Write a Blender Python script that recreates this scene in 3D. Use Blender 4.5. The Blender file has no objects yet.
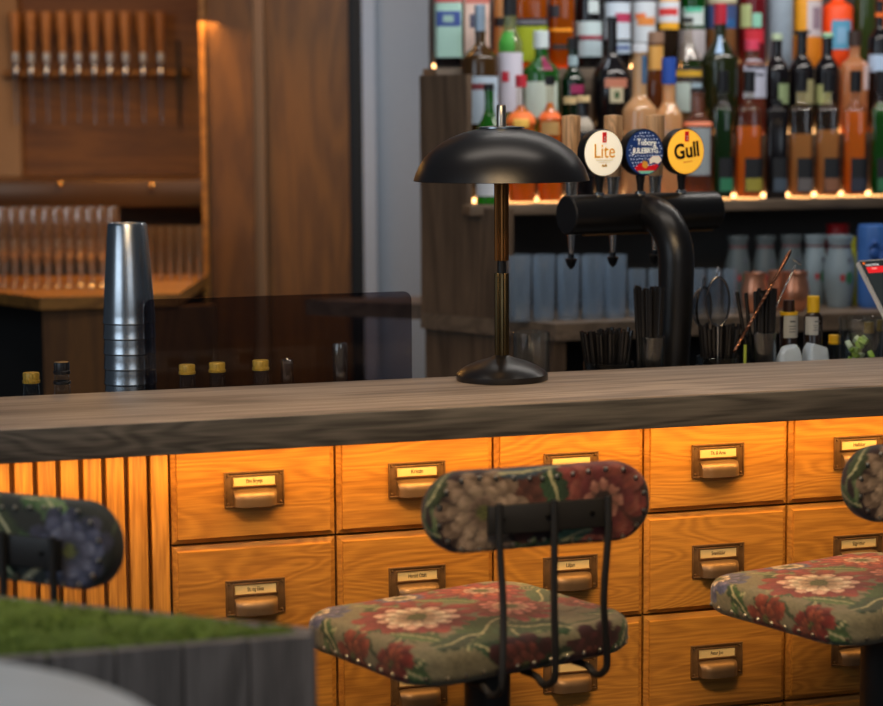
import bpy, bmesh, math, random
import numpy as np
from mathutils import Vector, Matrix
random.seed(7)
C = bpy.context.scene.collection
PI = math.pi
# ------------------------------------------------------------------ camera model
FPX, CX, CY, PITCH, ROLL, H = 2085., 441.5, 353., .1127, .00628, 1.68
T, Y0 = .3136, 3.885                       # the bar front: Y = Y0 + T*X
TH = math.atan(T); cc = math.cos(TH); ss = math.sin(TH)
Fw = np.array([0, math.cos(PITCH), -math.sin(PITCH)]); Up = np.array([0, math.sin(PITCH), math.cos(PITCH)]); Rt = np.array([1., 0, 0])
def ray(x, y):
    u, v = x-CX, CY-y
    u, v = u*math.cos(ROLL)+v*math.sin(ROLL), -u*math.sin(ROLL)+v*math.cos(ROLL)
    return Fw+Rt*u/FPX+Up*v/FPX
def W(s, t, z): return Vector((s*cc-t*ss, Y0+s*ss+t*cc, z))      # bar frame -> world
def PT(x, y, t):                                                # photo measure on the vertical plane t -> (s, z)
    r = ray(x, y); n = np.array([-ss, cc, 0]); o = np.array([0, Y0, 0.])
    k = (o@n+t)/(r@n); P = r*k
    return float((P-o)@np.array([cc, ss, 0])), float(P[2]+H)
def AY(x, y, Y):
    r = ray(x, y); k = Y/r[1]; return Vector((r[0]*k, Y, r[2]*k+H))
def AZ(x, y, Z):
    r = ray(x, y); k = (Z-H)/r[2]; return Vector((r[0]*k, r[1]*k, Z))
def srgb(r, g, b):
    f = lambda c: (c/255/12.92 if c/255 <= .04045 else ((c/255+.055)/1.055)**2.4)
    return (f(r), f(g), f(b), 1)
# ------------------------------------------------------------------ materials
def new_mat(name):
    m = bpy.data.materials.new(name); m.use_nodes = True
    nt = m.node_tree; nt.nodes.clear()
    out = nt.nodes.new('ShaderNodeOutputMaterial')
    return m, nt, out
def L(nt, a, b): nt.links.new(a, b)
def setp(b, **kw):
    for k, v in kw.items():
        k = k.replace('_', ' ')
        if k in b.inputs: b.inputs[k].default_value = v
def plain(name, col, rough=.5, metal=0., noise=.0, bump=0., scale=40, emit=None, es=0, coat=0, sheen=0):
    m, nt, out = new_mat(name); b = nt.nodes.new('ShaderNodeBsdfPrincipled'); L(nt, b.outputs[0], out.inputs[0])
    setp(b, Roughness=rough, Metallic=metal); b.inputs['Base Color'].default_value = col
    b.inputs['Coat Weight'].default_value = coat; b.inputs['Sheen Weight'].default_value = sheen
    tc = nt.nodes.new('ShaderNodeTexCoord'); n = nt.nodes.new('ShaderNodeTexNoise'); n.inputs['Scale'].default_value = scale
    n.inputs['Detail'].default_value = 4; L(nt, tc.outputs['Object'], n.inputs['Vector'])
    if noise:
        mx = nt.nodes.new('ShaderNodeMix'); mx.data_type = 'RGBA'
        mx.inputs[6].default_value = tuple(c*(1-noise) for c in col[:3])+(1,); mx.inputs[7].default_value = tuple(min(1, c*(1+noise)) for c in col[:3])+(1,)
        L(nt, n.outputs['Fac'], mx.inputs[0]); L(nt, mx.outputs[2], b.inputs['Base Color'])
    if bump:
        bp = nt.nodes.new('ShaderNodeBump'); bp.inputs['Strength'].default_value = bump; bp.inputs['Distance'].default_value = .002
        L(nt, n.outputs['Fac'], bp.inputs['Height']); L(nt, bp.outputs[0], b.inputs['Normal'])
    if emit:
        b.inputs['Emission Color'].default_value = emit; b.inputs['Emission Strength'].default_value = es
    return m
def wood(name, cd, cl, axis='X', rough=.45, lines=12, ring=9., stretch=.12, bump=.25, coat=0., vary=True, fine=90, mid=.5, contrast=1.0):
    """oak-like: distorted rings stretched along the grain axis plus fine pores"""
    m, nt, out = new_mat(name); N = nt.nodes.new
    b = N('ShaderNodeBsdfPrincipled'); L(nt, b.outputs[0], out.inputs[0]); setp(b, Roughness=rough); b.inputs['Coat Weight'].default_value = coat
    tc = N('ShaderNodeTexCoord'); oi = N('ShaderNodeObjectInfo'); add = N('ShaderNodeVectorMath'); add.operation = 'MULTIPLY_ADD'
    cmb = N('ShaderNodeCombineXYZ')
    for i in range(3): L(nt, oi.outputs['Random'], cmb.inputs[i])
    add.inputs[1].default_value = (7, 13, 5) if vary else (0, 0, 0)
    L(nt, cmb.outputs[0], add.inputs[0]); L(nt, tc.outputs['Object'], add.inputs[2])
    mp = N('ShaderNodeMapping'); s = [1, 1, 1]; s['XYZ'.index(axis)] = stretch; mp.inputs['Scale'].default_value = s
    L(nt, add.outputs[0], mp.inputs['Vector'])
    n1 = N('ShaderNodeTexNoise'); n1.inputs['Scale'].default_value = ring; n1.inputs['Detail'].default_value = 2.5; n1.inputs['Distortion'].default_value = .6
    L(nt, mp.outputs[0], n1.inputs['Vector'])
    mul = N('ShaderNodeMath'); mul.operation = 'MULTIPLY'; mul.inputs[1].default_value = lines; L(nt, n1.outputs['Fac'], mul.inputs[0])
    sn = N('ShaderNodeMath'); sn.operation = 'SINE'; mu2 = N('ShaderNodeMath'); mu2.operation = 'MULTIPLY'; mu2.inputs[1].default_value = 6.28
    L(nt, mul.outputs[0], mu2.inputs[0]); L(nt, mu2.outputs[0], sn.inputs[0])
    mp2 = N('ShaderNodeMapping'); s2 = [1, 1, 1]; s2['XYZ'.index(axis)] = .05; mp2.inputs['Scale'].default_value = s2; L(nt, add.outputs[0], mp2.inputs['Vector'])
    n2 = N('ShaderNodeTexNoise'); n2.inputs['Scale'].default_value = fine*3; n2.inputs['Detail'].default_value = 3; L(nt, mp2.outputs[0], n2.inputs['Vector'])
    n3 = N('ShaderNodeTexNoise'); n3.inputs['Scale'].default_value = 5; L(nt, mp.outputs[0], n3.inputs['Vector'])
    a1 = N('ShaderNodeMath'); a1.operation = 'MULTIPLY_ADD'; a1.inputs[1].default_value = .16*contrast; a1.inputs[2].default_value = mid; L(nt, sn.outputs[0], a1.inputs[0])
    a2 = N('ShaderNodeMath'); a2.operation = 'MULTIPLY_ADD'; a2.inputs[1].default_value = .9*contrast; L(nt, n2.outputs['Fac'], a2.inputs[0]); L(nt, a1.outputs[0], a2.inputs[2])
    a3 = N('ShaderNodeMath'); a3.operation = 'MULTIPLY_ADD'; a3.inputs[1].default_value = .7*contrast; L(nt, n3.outputs['Fac'], a3.inputs[0]); L(nt, a2.outputs[0], a3.inputs[2])
    a4 = N('ShaderNodeMath'); a4.operation = 'SUBTRACT'; a4.inputs[1].default_value = .8*contrast; a4.use_clamp = True; L(nt, a3.outputs[0], a4.inputs[0])
    cr = N('ShaderNodeValToRGB'); cr.color_ramp.elements[0].color = cd; cr.color_ramp.elements[1].color = cl
    cr.color_ramp.elements[0].position = .12; cr.color_ramp.elements[1].position = .8
    L(nt, a4.outputs[0], cr.inputs[0]); L(nt, cr.outputs[0], b.inputs['Base Color'])
    bp = N('ShaderNodeBump'); bp.inputs['Strength'].default_value = bump; bp.inputs['Distance'].default_value = .001
    L(nt, a2.outputs[0], bp.inputs['Height']); L(nt, bp.outputs[0], b.inputs['Normal'])
    return m
def clear(name, col=(.9, .95, .95, 1), gl=.12, rough=.03, body=0., bcol=None):
    """thin clear or tinted glass: tinted see-through, fresnel shine, optional body colour"""
    m, nt, out = new_mat(name); N = nt.nodes.new
    tr = N('ShaderNodeBsdfTransparent'); tr.inputs[0].default_value = col
    g = N('ShaderNodeBsdfGlossy'); g.inputs['Roughness'].default_value = rough; g.inputs[0].default_value = (1, 1, 1, 1)
    lw = N('ShaderNodeLayerWeight'); lw.inputs[0].default_value = .5; pw = N('ShaderNodeMath'); pw.operation = 'POWER'; pw.inputs[1].default_value = 4; L(nt, lw.outputs['Facing'], pw.inputs[0])
    ma = N('ShaderNodeMath'); ma.operation = 'MULTIPLY_ADD'; ma.inputs[1].default_value = .8; ma.inputs[2].default_value = gl*.4; ma.use_clamp = True
    L(nt, pw.outputs[0], ma.inputs[0])
    mx = N('ShaderNodeMixShader'); L(nt, ma.outputs[0], mx.inputs[0])
    if body:
        d = N('ShaderNodeBsdfDiffuse'); d.inputs[0].default_value = bcol or col
        tl = N('ShaderNodeBsdfTranslucent'); tl.inputs[0].default_value = bcol or col
        dm = N('ShaderNodeMixShader'); dm.inputs[0].default_value = .5; L(nt, d.outputs[0], dm.inputs[1]); L(nt, tl.outputs[0], dm.inputs[2])
        m2 = N('ShaderNodeMixShader'); m2.inputs[0].default_value = body; L(nt, tr.outputs[0], m2.inputs[1]); L(nt, dm.outputs[0], m2.inputs[2])
        L(nt, m2.outputs[0], mx.inputs[1])
    else: L(nt, tr.outputs[0], mx.inputs[1])
    L(nt, g.outputs[0], mx.inputs[2]); L(nt, mx.outputs[0], out.inputs[0])
    return m
_mc = {}
def P(rgb, rough=.5, metal=0., **kw):
    k = (tuple(rgb), rough, metal, tuple(sorted(kw.items())))
    if k not in _mc: _mc[k] = plain('paint_%d_%d_%d' % tuple(rgb), srgb(*rgb), rough, metal, **kw)
    return _mc[k]
def GL(rgb, body=.25, gl=.12, brgb=None):
    k = ('g', tuple(rgb), body, gl, brgb)
    if k not in _mc: _mc[k] = clear('glass_%d_%d_%d' % tuple(rgb), srgb(*rgb), gl, .06, body, srgb(*(brgb or rgb)))
    return _mc[k]
oak = wood('honey_oak', (.31, .118, .015, 1), (.60, .265, .038, 1), 'X', .5, 28, ring=6.5, stretch=.22, bump=.4, coat=.0, contrast=.95)
oak_v = wood('honey_oak_upright', (.27, .105, .014, 1), (.60, .27, .042, 1), 'Z', .5, ring=9, stretch=.1, bump=.3)
bartop_m = wood('weathered_bar_wood', (.15, .115, .092, 1), (.44, .345, .275, 1), 'X', .5, ring=6, stretch=.05, bump=.8, fine=45, mid=.45)
fascia_m = wood('dark_bar_edge_wood', (.024, .022, .019, 1), (.11, .10, .086, 1), 'X', .7, ring=11, stretch=.10, bump=.9, fine=50, mid=.5)
walnut = wood('red_brown_wood_panel', (.060, .022, .0035, 1), (.150, .060, .009, 1), 'Z', .6, ring=5, stretch=.08, bump=.15)
walnut_h = wood('orange_brown_wood', (.15, .060, .009, 1), (.36, .16, .028, 1), 'X', .45, ring=5, stretch=.08, bump=.15)
greyoak = wood('smoked_oak', (.046, .029, .018, 1), (.14, .092, .058, 1), 'Z', .5, ring=6, stretch=.07, bump=.3)
greyoak_h = wood('smoked_oak_slab', (.06, .042, .028, 1), (.18, .13, .09, 1), 'X', .5, ring=6, stretch=.07, bump=.3)
greyplank = wood('weathered_grey_plank', (.10, .085, .075, 1), (.31, .265, .24, 1), 'Z', .7, ring=5, stretch=.12, bump=.5)
handlewood = wood('oak_tap_handle', (.42, .22, .10, 1), (.92, .56, .28, 1), 'Z', .45, ring=16, stretch=.15, bump=.2)
brass = plain('aged_brass', (.23, .12, .045, 1), .45, .55, noise=.35, bump=.15, scale=60)
brass_cup = plain('polished_brass_cup', (.22, .135, .07, 1), .42, .65, noise=.25, bump=.1, scale=35)
brass_pole = plain('brass_pole', (.085, .058, .026, 1), .34, 1., noise=.3, scale=30)
paper = plain('cream_card', srgb(235, 205, 140), .8, noise=.05)
ink = plain('dark_ink', srgb(70, 50, 30), .8)
blackmetal = plain('black_satin_metal', (.006, .006, .007, 1), .34, 0., noise=.2, scale=60, coat=.0)
blacksatin = plain('black_lamp_enamel', (.007, .007, .009, 1), .33, .0, noise=.1, scale=20, coat=.0)
blackmat = plain('black_powder_coat', (.014, .013, .012, 1), .5, 0., noise=.2, scale=80)
steel = plain('brushed_steel', (.42, .45, .48, 1), .27, 1., noise=.12, scale=50)
chrome = plain('chrome', (.7, .68, .64, 1), .15, 1.)
copper = plain('hammered_copper', (.78, .34, .20, 1), .28, .85, noise=.2, bump=.8, scale=25)
glass_m = clear('clear_glass', (.90, .93, .94, 1), .14, .04)
tumbler_m = clear('frosty_tumbler_glass', (.84, .89, .94, 1), .3, .12, .22, (.52, .64, .76, 1))
beerglass_m = clear('stemmed_glass', (.90, .84, .76, 1), .4, .06, .08, (.85, .6, .33, 1))  # gold reflections are put into the tint of the empty glass
straw_m = plain('black_straw', (.010, .010, .011, 1), .22)
greywall = plain('grey_blue_plaster', (.27, .29, .31, 1), .85, noise=.04, bump=.1, scale=30)
palewall = plain('pale_painted_edge', (.31, .34, .38, 1), .7, noise=.04)
beigewall = plain('beige_plaster', (.33, .22, .13, 1), .85, noise=.05)
darkwall = plain('charcoal_backing', (.07, .066, .062, 1), .7, noise=.1, scale=12)
darkvoid = plain('dark_cabinet_interior', (.01, .009, .008, 1), .8)
floor_m = wood('floorboards', (.03, .02, .014, 1), (.10, .065, .045, 1), 'X', .4, ring=4, stretch=.06)
def metal_streak():
    return steel
# ------------------------------------------------------------------ mesh helpers
def bx(bm, x0, x1, y0, y1, z0, z1, bev=0, M=None, seg=2):
    b2 = bmesh.new() if bev or M is not None else bm
    vs = [b2.verts.new((x, y, z)) for z in (z0, z1) for y in (y0, y1) for x in (x0, x1)]
    for f in ((0, 2, 3, 1), (4, 5, 7, 6), (0, 1, 5, 4), (2, 6, 7, 3), (0, 4, 6, 2), (1, 3, 7, 5)): b2.faces.new([vs[i] for i in f])
    if b2 is not bm:
        if bev: bmesh.ops.bevel(b2, geom=b2.edges[:]+b2.verts[:], offset=bev, segments=seg, profile=.5, affect='EDGES', clamp_overlap=True)
        if M is not None: b2.transform(M)
        join(bm, b2)
    return bm
def join(bm, b2):
    me = bpy.data.meshes.new('tmp'); b2.to_mesh(me); b2.free(); bm.from_mesh(me); bpy.data.meshes.remove(me)
def lathe(bm, prof, seg=32, M=None, sq=None, flute=0, nfl=0, closed=True):
    """prof: list of (radius, z). sq: superellipse exponent for squarish sections"""
    rings = []
    for r, z in prof:
        if r < 1e-6: rings.append([bm.verts.new((0, 0, z))]); continue
        ring = []
        for i in range(seg):
            a = 2*PI*i/seg; k = 1.
            if sq: k = 1/((abs(math.cos(a))**sq+abs(math.sin(a))**sq)**(1/sq))
            if flute: k *= 1-flute*(.5+.5*math.cos(nfl*a))
            ring.append(bm.verts.new((r*k*math.cos(a), r*k*math.sin(a), z)))
        rings.append(ring)
    new = [v for r in rings for v in r]
    for a, b in zip(rings, rings[1:]):
        for i in range(seg):
            j = (i+1) % seg
            if len(a) == 1 and len(b) == 1: continue
            if len(a) == 1: bm.faces.new((a[0], b[i], b[j]))
            elif len(b) == 1: bm.faces.new((a[i], a[j], b[0]))
            else: bm.faces.new((a[i], a[j], b[j], b[i]))
    if M is not None:
        for v in new: v.co = M @ v.co
    return bm
def tube(bm, pts, r, seg=10, caps=True, sub=1):
    pts = [Vector(p) for p in pts]; n = len(pts)
    rr = r if isinstance(r, (list, tuple)) else [r]*n
    prev = None; rings = []
    for i, p in enumerate(pts):
        d = (pts[min(i+1, n-1)]-pts[max(i-1, 0)]).normalized()
        if prev is None:
            a = Vector((0, 0, 1)) if abs(d.z) < .9 else Vector((1, 0, 0)); u = d.cross(a).normalized()
        else: u = (prev-d*prev.dot(d)).normalized()
        prev = u; w = d.cross(u)
        rings.append([bm.verts.new(p+(u*math.cos(2*PI*k/seg)+w*math.sin(2*PI*k/seg))*rr[i]) for k in range(seg)])
    for a, b in zip(rings, rings[1:]):
        for k in range(seg): bm.faces.new((a[k], a[(k+1) % seg], b[(k+1) % seg], b[k]))
    if caps: bm.faces.new(rings[0][::-1]); bm.faces.new(rings[-1])
    return bm
def smooth_path(pts, n=8):
    pts = [Vector(p) for p in pts]; out = []
    for i in range(len(pts)-1):
        p0, p1, p2, p3 = pts[max(i-1, 0)], pts[i], pts[i+1], pts[min(i+2, len(pts)-1)]
        for k in range(n):
            t = k/n; out.append(.5*((2*p1)+(p2-p0)*t+(2*p0-5*p1+4*p2-p3)*t*t+(3*p1-p0-3*p2+p3)*t**3))
    out.append(pts[-1]); return out
def prism(bm, poly, z0, z1, M=None):
    a = [bm.verts.new((x, y, z0)) for x, y in poly]; b = [bm.verts.new((x, y, z1)) for x, y in poly]
    n = len(poly); fs = [bm.faces.new(a[::-1]), bm.faces.new(b)]
    for i in range(n): fs.append(bm.faces.new((a[i], a[(i+1) % n], b[(i+1) % n], b[i])))
    if M is not None:
        for v in a+b: v.co = M @ v.co
    return bm
def rrect(w, h, r, n=8, corners=(1, 1, 1, 1)):
    pts = []
    for q, (sx, sy) in enumerate(((1, 1), (-1, 1), (-1, -1), (1, -1))):
        rr = r if corners[q] else .0005
        cx, cy = sx*(w/2-rr), sy*(h/2-rr)
        for k in range(n+1):
            a = q*PI/2+PI/2*k/n; pts.append((cx+rr*math.cos(a), cy+rr*math.sin(a)))
    return pts
def obj(name, bm, mat, parent=None, loc=(0, 0, 0), rot=(0, 0, 0), smooth=True, ang=35):
    bmesh.ops.recalc_face_normals(bm, faces=bm.faces)
    me = bpy.data.meshes.new(name); bm.to_mesh(me); bm.free()
    me.materials.append(mat)
    if smooth:
        me.polygons.foreach_set('use_smooth', [True]*len(me.polygons)); me.set_sharp_from_angle(angle=math.radians(ang))
    o = bpy.data.objects.new(name, me); C.objects.link(o); o.location = loc; o.rotation_euler = rot
    if parent: o.parent = parent
    return o
def tag(o, label, cat, group=None, kind=None):
    o['label'] = label; o['category'] = cat
    if group: o['group'] = group
    if kind: o['kind'] = kind
    return o
def thing(name, label, cat, loc=(0, 0, 0), rz=0, group=None):
    o = bpy.data.objects.new(name, None); C.objects.link(o); o.empty_display_size = .05
    o.location = loc; o.rotation_euler = (0, 0, rz); return tag(o, label, cat, group)
def struct(name, bm, mat, loc=(0, 0, 0), rz=0, smooth=False):
    o = obj(name, bm, mat, None, loc, (0, 0, rz), smooth); o['kind'] = 'structure'; return o
kids = {}
def dup(root, loc, rz=None, label=None, group=None):
    def rec(o, par):
        c = o.copy(); C.objects.link(c)
        if par is not None: c.parent = par; c.matrix_parent_inverse = o.matrix_parent_inverse.copy()
        for ch in list(children(o)): rec(ch, c)
        return c
    r = rec(root, None); r.location = loc
    if rz is not None: r.rotation_euler = (0, 0, rz)
    if label: r['label'] = label
    if group: r['group'] = group
    return r
def children(o): return [x for x in C.objects if x.parent == o]
def text_bm(s, size, ext=.0006, bold=0., align='CENTER', shear=0., res=4, sx=1.):
    cu = bpy.data.curves.new('txt', 'FONT'); cu.body = s; cu.size = size; cu.extrude = ext; cu.offset = bold
    cu.align_x = align; cu.align_y = 'CENTER'; cu.shear = shear; cu.resolution_u = res
    o = bpy.data.objects.new('txt', cu); C.objects.link(o); bpy.context.view_layer.update()
    me = bpy.data.meshes.new_from_object(o.evaluated_get(bpy.context.evaluated_depsgraph_get()))
    bm = bmesh.new(); bm.from_mesh(me); C.objects.unlink(o); bpy.data.objects.remove(o); bpy.data.curves.remove(cu); bpy.data.meshes.remove(me)
    bm.transform(Matrix.Rotation(PI/2, 4, 'X') @ Matrix.Diagonal((sx, 1, 1, 1)))     # stands up, faces -Y
    return bm
# ================================================================== THE BAR
ZT = H-.4570; 
OV = .12                                           # overhang of the bar top
_, ZB = PT(350, 445.2, -OV); _, ZTOP = PT(350, 411.5, -OV)
BT = .40                                            # depth of the top behind the drawer fronts
for _ in range(1): pass
s_back, _ = PT(441, 375, .3)
def T_at(px, py, z):
    p = AZ(px, py, z); d = p-Vector((0, Y0, 0)); return d.x*cc+d.y*ss, -d.x*ss+d.y*cc
BACK = sum(T_at(x, y, ZTOP)[1] for x, y in ((0, 397), (330, 382), (441, 376), (883, 357.5)))/4
print('bar top z', ZTOP, 'bottom', ZB, 'back t', BACK)
bar = thing('bar_counter', 'long bar counter with weathered grey-brown wooden top and thick dark edge', 'bar counter', W(0, 0, 0), TH)
bm = bmesh.new(); bx(bm, -1.6, 1.9, -OV+.004, BACK, ZTOP-.03, ZTOP, .003); obj('worktop', bm, bartop_m, bar)
bm = bmesh.new(); bx(bm, -1.6, 1.9, -OV, -OV+.04, ZB, ZTOP-.0035, .002); obj('edge_board', bm, fascia_m, bar)
bm = bmesh.new(); bx(bm, -1.6, 1.9, .06, BACK-.03, .0, ZTOP-.031); bx(bm, -1.6, 1.9, -OV+.041, BACK-.03, ZTOP-.05, ZTOP-.031); obj('counter_body', bm, darkvoid, bar)
# strip lamp below the overhang
bm = bmesh.new(); bx(bm, -1.55, 1.85, -OV+.045, -OV+.062, ZTOP-.062, ZTOP-.0505); 
led = obj('light_strip', bm, plain('warm_strip_light', (1, .6, .3, 1), .5, emit=(1, .5, .13, 1), es=6), bar)
led['label'] = 'warm light strip under the overhang'
# drawer cabinet
S0, DW, ZR1, PIT = -.5186, .3096, H-.7725, .20125
cab = thing('drawer_cabinet', 'honey oak drawer cabinet with brass label pulls below the bar top', 'drawer cabinet', W(S0, 0, 0), TH)
NC, NR = 5, 4
bm = bmesh.new(); bx(bm, -.002, DW*NC+.3, .012, .058, .10, ZTOP-.051)
obj('carcass', bm, plain('dark_joint_wood', (.035, .014, .005, 1), .7), cab)
bm = bmesh.new(); bx(bm, -.034, -.003, -.006, .058, .10, ZTOP-.051, .002); obj('side_stile', bm, oak_v, cab)
card_text = {(0, 0): 'Elm Brynja', (1, 0): 'Kristin', (3, 0): 'Th. & Arna', (4, 0): 'Halldor', (0, 1): 'St. og Elisa', (1, 1): 'Harald Olafs', (2, 1): 'Liljan', (3, 1): 'Svanhildur', (4, 1): 'Sigridur', (3, 2): 'Petur Jon'}
def drawer_front(bm, w, h):
    c, d = .010, .010; g = .0023
    o = [(g, 0, g), (w-g, 0, g), (w-g, 0, h-g), (g, 0, h-g)]; i = [(g+c, -d, g+c), (w-g-c, -d, g+c), (w-g-c, -d, h-g-c), (g+c, -d, h-g-c)]
    bk = [(x, .02, z) for x, y, z in o]; st = [(x, -.0030, z) for x, y, z in ((g+c-.0012, 0, g+c-.0012), (w-g-c+.0012, 0, g+c-.0012), (w-g-c+.0012, 0, h-g-c+.0012), (g+c-.0012, 0, h-g-c+.0012))]
    ov, sv, iv, bv = [[bm.verts.new(p) for p in q] for q in (o, st, i, bk)]
    for a, b in ((bv, ov), (ov, sv), (sv, iv)):
        for k in range(4): bm.faces.new((a[k], a[(k+1) % 4], b[(k+1) % 4], b[k]))
    bm.faces.new(iv); bm.faces.new(bv[::-1])
def pull_plate(bm):
    # a rectangular plate with a card window, rim lip
    w, h = .056, .033
    bx(bm, -w, w, -.0025, 0, -h, h, .0012)
    for x0, x1, z0, z1 in ((-w, w, h-.004, h), (-w, w, -h, -h+.003), (-w, -w+.003, -h, h), (w-.003, w, -h, h)): bx(bm, x0, x1, -.005, -.002, z0, z1, .001)
    for x0, x1, z0, z1 in ((-.042, .042, .0235, .0265), (-.042, .042, .0035, .0065), (-.043, -.039, .0035, .0265), (.039, .043, .0035, .0265)): bx(bm, x0, x1, -.0055, -.002, z0, z1, .001)
def cup(bm):
    # hooded cup pull: rounded box, open below
    w, nx, ny = .040, 14, 8; top, bot, dep = .001, -.030, .026
    grid = []
    for j in range(ny+1):
        a = PI/2*j/ny; row = []
        y = -dep*math.sin(a)**.8 if j else 0; z = bot+(top-bot)*(1-(1-math.cos(a))*.62 if j < ny else .38)
        for i in range(nx+1):
            x = -w+2*w*i/nx; e = 1-abs(x/w)**5*.45
            row.append(bm.verts.new((x*(.96+.04*math.cos(a)), y*e, bot+(z-bot)*(.75+.25*e))))
        grid.append(row)
    low = [bm.verts.new((v.co.x, v.co.y, bot)) for v in grid[-1]]; grid.append(low)
    for a, b in zip(grid, grid[1:]):
        for i in range(nx): bm.faces.new((a[i], a[i+1], b[i+1], b[i]))
    for side in (0, nx):
        col = [r[side] for r in grid]; base = bm.verts.new((col[0].co.x, 0, bot)); bm.faces.new(col+[base])
proto = {}
pcount = 0
for r in range(NR):
    for c_ in range(NC):
        x0 = c_*DW; z0 = ZR1-r*PIT; h = PIT if r else (ZTOP-.051-ZR1)
        z1 = z0+h
        bm = bmesh.new(); drawer_front(bm, DW, h)
        d = obj('drawer', bm, oak, cab, (x0, 0, z0), smooth=False)
        pz = (H-.6444-.0335)-r*PIT-z0+.0055; px = DW*.500+random.uniform(-.002, .002); pz += random.uniform(-.0015, .0015)
        if not proto:
            bm = bmesh.new(); pull_plate(bm); proto['plate'] = obj('pull_plate', bm, brass, d)
            bm = bmesh.new(); cup(bm); proto['cup'] = obj('cup_handle', bm, brass_cup, d)
            bm = bmesh.new(); bx(bm, -.0385, .0385, -.0034, -.0026, .0065, .0235); proto['card'] = obj('name_card', bm, paper, d)
            bm = bmesh.new()
            lathe(bm, [(0, .0018), (.0018, .0014), (.0026, 0), (.0026, -.002), (0, -.002)], 10, Matrix.Rotation(PI/2, 4, 'X')); proto['screw'] = obj('screw', bm, brass, d)
        for k in ('plate', 'cup', 'card', 'screw', 'screw', 'screw', 'screw'):
            if pcount == 0 and k not in ('screw',): o = proto[k]
            else: o = proto[k].copy(); C.objects.link(o); o.parent = d
            o.location = (px, -.010, pz)
            if k == 'screw':
                q = proto.setdefault('q', 0); sx = (-1, 1, -1, 1)[q % 4]; sz = (-1, -1, 1, 1)[q % 4]; proto['q'] = q+1
                o.location = (px+sx*.0495, -.0135, pz+sz*.0265)
            if k == 'cup': o.location = (px, -.0125, pz)
        if pcount == 0: C.objects.unlink(proto['screw'])
        pcount += 1
        if (c_, r) in card_text:
            bm = text_bm(card_text[(c_, r)], .0105, .0002, .0001, sx=.85 if len(card_text[(c_, r)]) < 9 else .68); o = obj('card_lettering', bm, ink, d, (px, -.0136, pz+.0145), smooth=False)
# slatted front on the left
bm = bmesh.new()
sl = thing('slatted_panel', 'orange oak panel of upright slats left of the drawers', 'slatted panel', W(S0-.036, 0, 0), TH)
bx(bm, -1.0, 0, .02, .055, .1, ZTOP-.051); obj('backing_board', bm, plain('slat_backing', (.20, .08, .02, 1), .6), sl)
for k in range(24):
    x1 = -.006-k*.0405; bm = bmesh.new(); bx(bm, x1-.032, x1, -.006, .0195, .1, ZTOP-.051, .003); obj('slat', bm, oak_v, sl)
bm = bmesh.new(); bx(bm, -1.6, 1.9, .012, .058, .0, .099); tag(obj('bar_plinth', bm, blackmat, None, W(0, 0, 0), (0, 0, TH)), 'black kick board at the foot of the bar front', 'plinth')
# ================================================================== service counter behind the bar
LZ = ZTOP-.17
bm = bmesh.new(); bx(bm, -1.5, 1.9, BACK+.004, BACK+.52, LZ-.04, LZ, .002)
sc_ = thing('service_counter', 'dark service counter running just behind the bar top', 'counter', W(0, 0, 0), TH)
obj('work_surface', bm, plain('dark_stainless_work_surface', (.05, .05, .05, 1), .4, .3), sc_)
bm = bmesh.new(); bx(bm, -1.5, 1.9, BACK+.004, BACK+.50, .0, LZ-.041); obj('base', bm, darkvoid, sc_)
# ---------------------------------------------------------------- lamp
lp = AZ(502, 379.5, ZTOP); k = lp.y/FPX*1.005
lamp = thing('table_lamp', 'black mushroom table lamp with brass pole standing on the bar', 'table lamp', lp, 0)
bm = bmesh.new(); lathe(bm, [(0, 0), (45.5*k, 0), (46*k, 1*k), (46*k, 6*k), (43*k, 9*k), (36*k, 13.5*k), (26*k, 18*k), (14*k, 21.5*k), (9*k, 23.5*k), (7*k, 25*k), (0, 25*k)], 56); obj('base', bm, blacksatin, lamp)
bm = bmesh.new(); lathe(bm, [(0, 24*k), (7.3*k, 24*k), (7.3*k, 106*k), (6.8*k, 107*k), (0, 107*k)], 60, flute=.10, nfl=15); obj('lower_pole', bm, brass_pole, lamp)
bm = bmesh.new(); lathe(bm, [(0, 106*k), (4.6*k, 106*k), (4.6*k, 121*k), (0, 121*k)], 24); obj('joint', bm, blackmetal, lamp)
bm = bmesh.new(); lathe(bm, [(0, 119*k), (7.3*k, 119.5*k), (7.3*k, 232*k), (0, 232*k)], 60, flute=.10, nfl=15); obj('upper_pole', bm, plain('bulb_lit_pole', (.26, .10, .028, 1), .34, 1., noise=.3, scale=30), lamp)  # upper pole: the bulb's orange light is put into its colour
pr = [(0, 250.5), (20, 250.2), (27, 249), (38, 246.3), (50, 241.5), (60, 236), (70, 228.5), (77, 221), (82, 213), (85.5, 205), (87.5, 199), (86.5, 198.6), (84.5, 204), (80.5, 212), (75, 220), (68, 227), (58, 234.3), (38, 244.5), (20, 248), (0, 248)]
bm = bmesh.new(); lathe(bm, [(r*k, z*k) for r, z in pr], 72); sh = obj('lamp_shade', bm, blacksatin, lamp, ang=60)
bm = bmesh.new(); lathe(bm, [(0, 250*k), (23*k, 250.3*k), (23*k, 251.8*k), (9*k, 253*k), (0, 253*k)], 48); obj('cap_plate', bm, steel, lamp)
bm = bmesh.new(); lathe(bm, [(0, 252*k), (4.6*k, 252*k), (4.6*k, 272*k), (3.8*k, 273.5*k), (0, 273.5*k)], 24); obj('finial', bm, plain('dull_nickel', (.45, .41, .36, 1), .3, 1), lamp)
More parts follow.
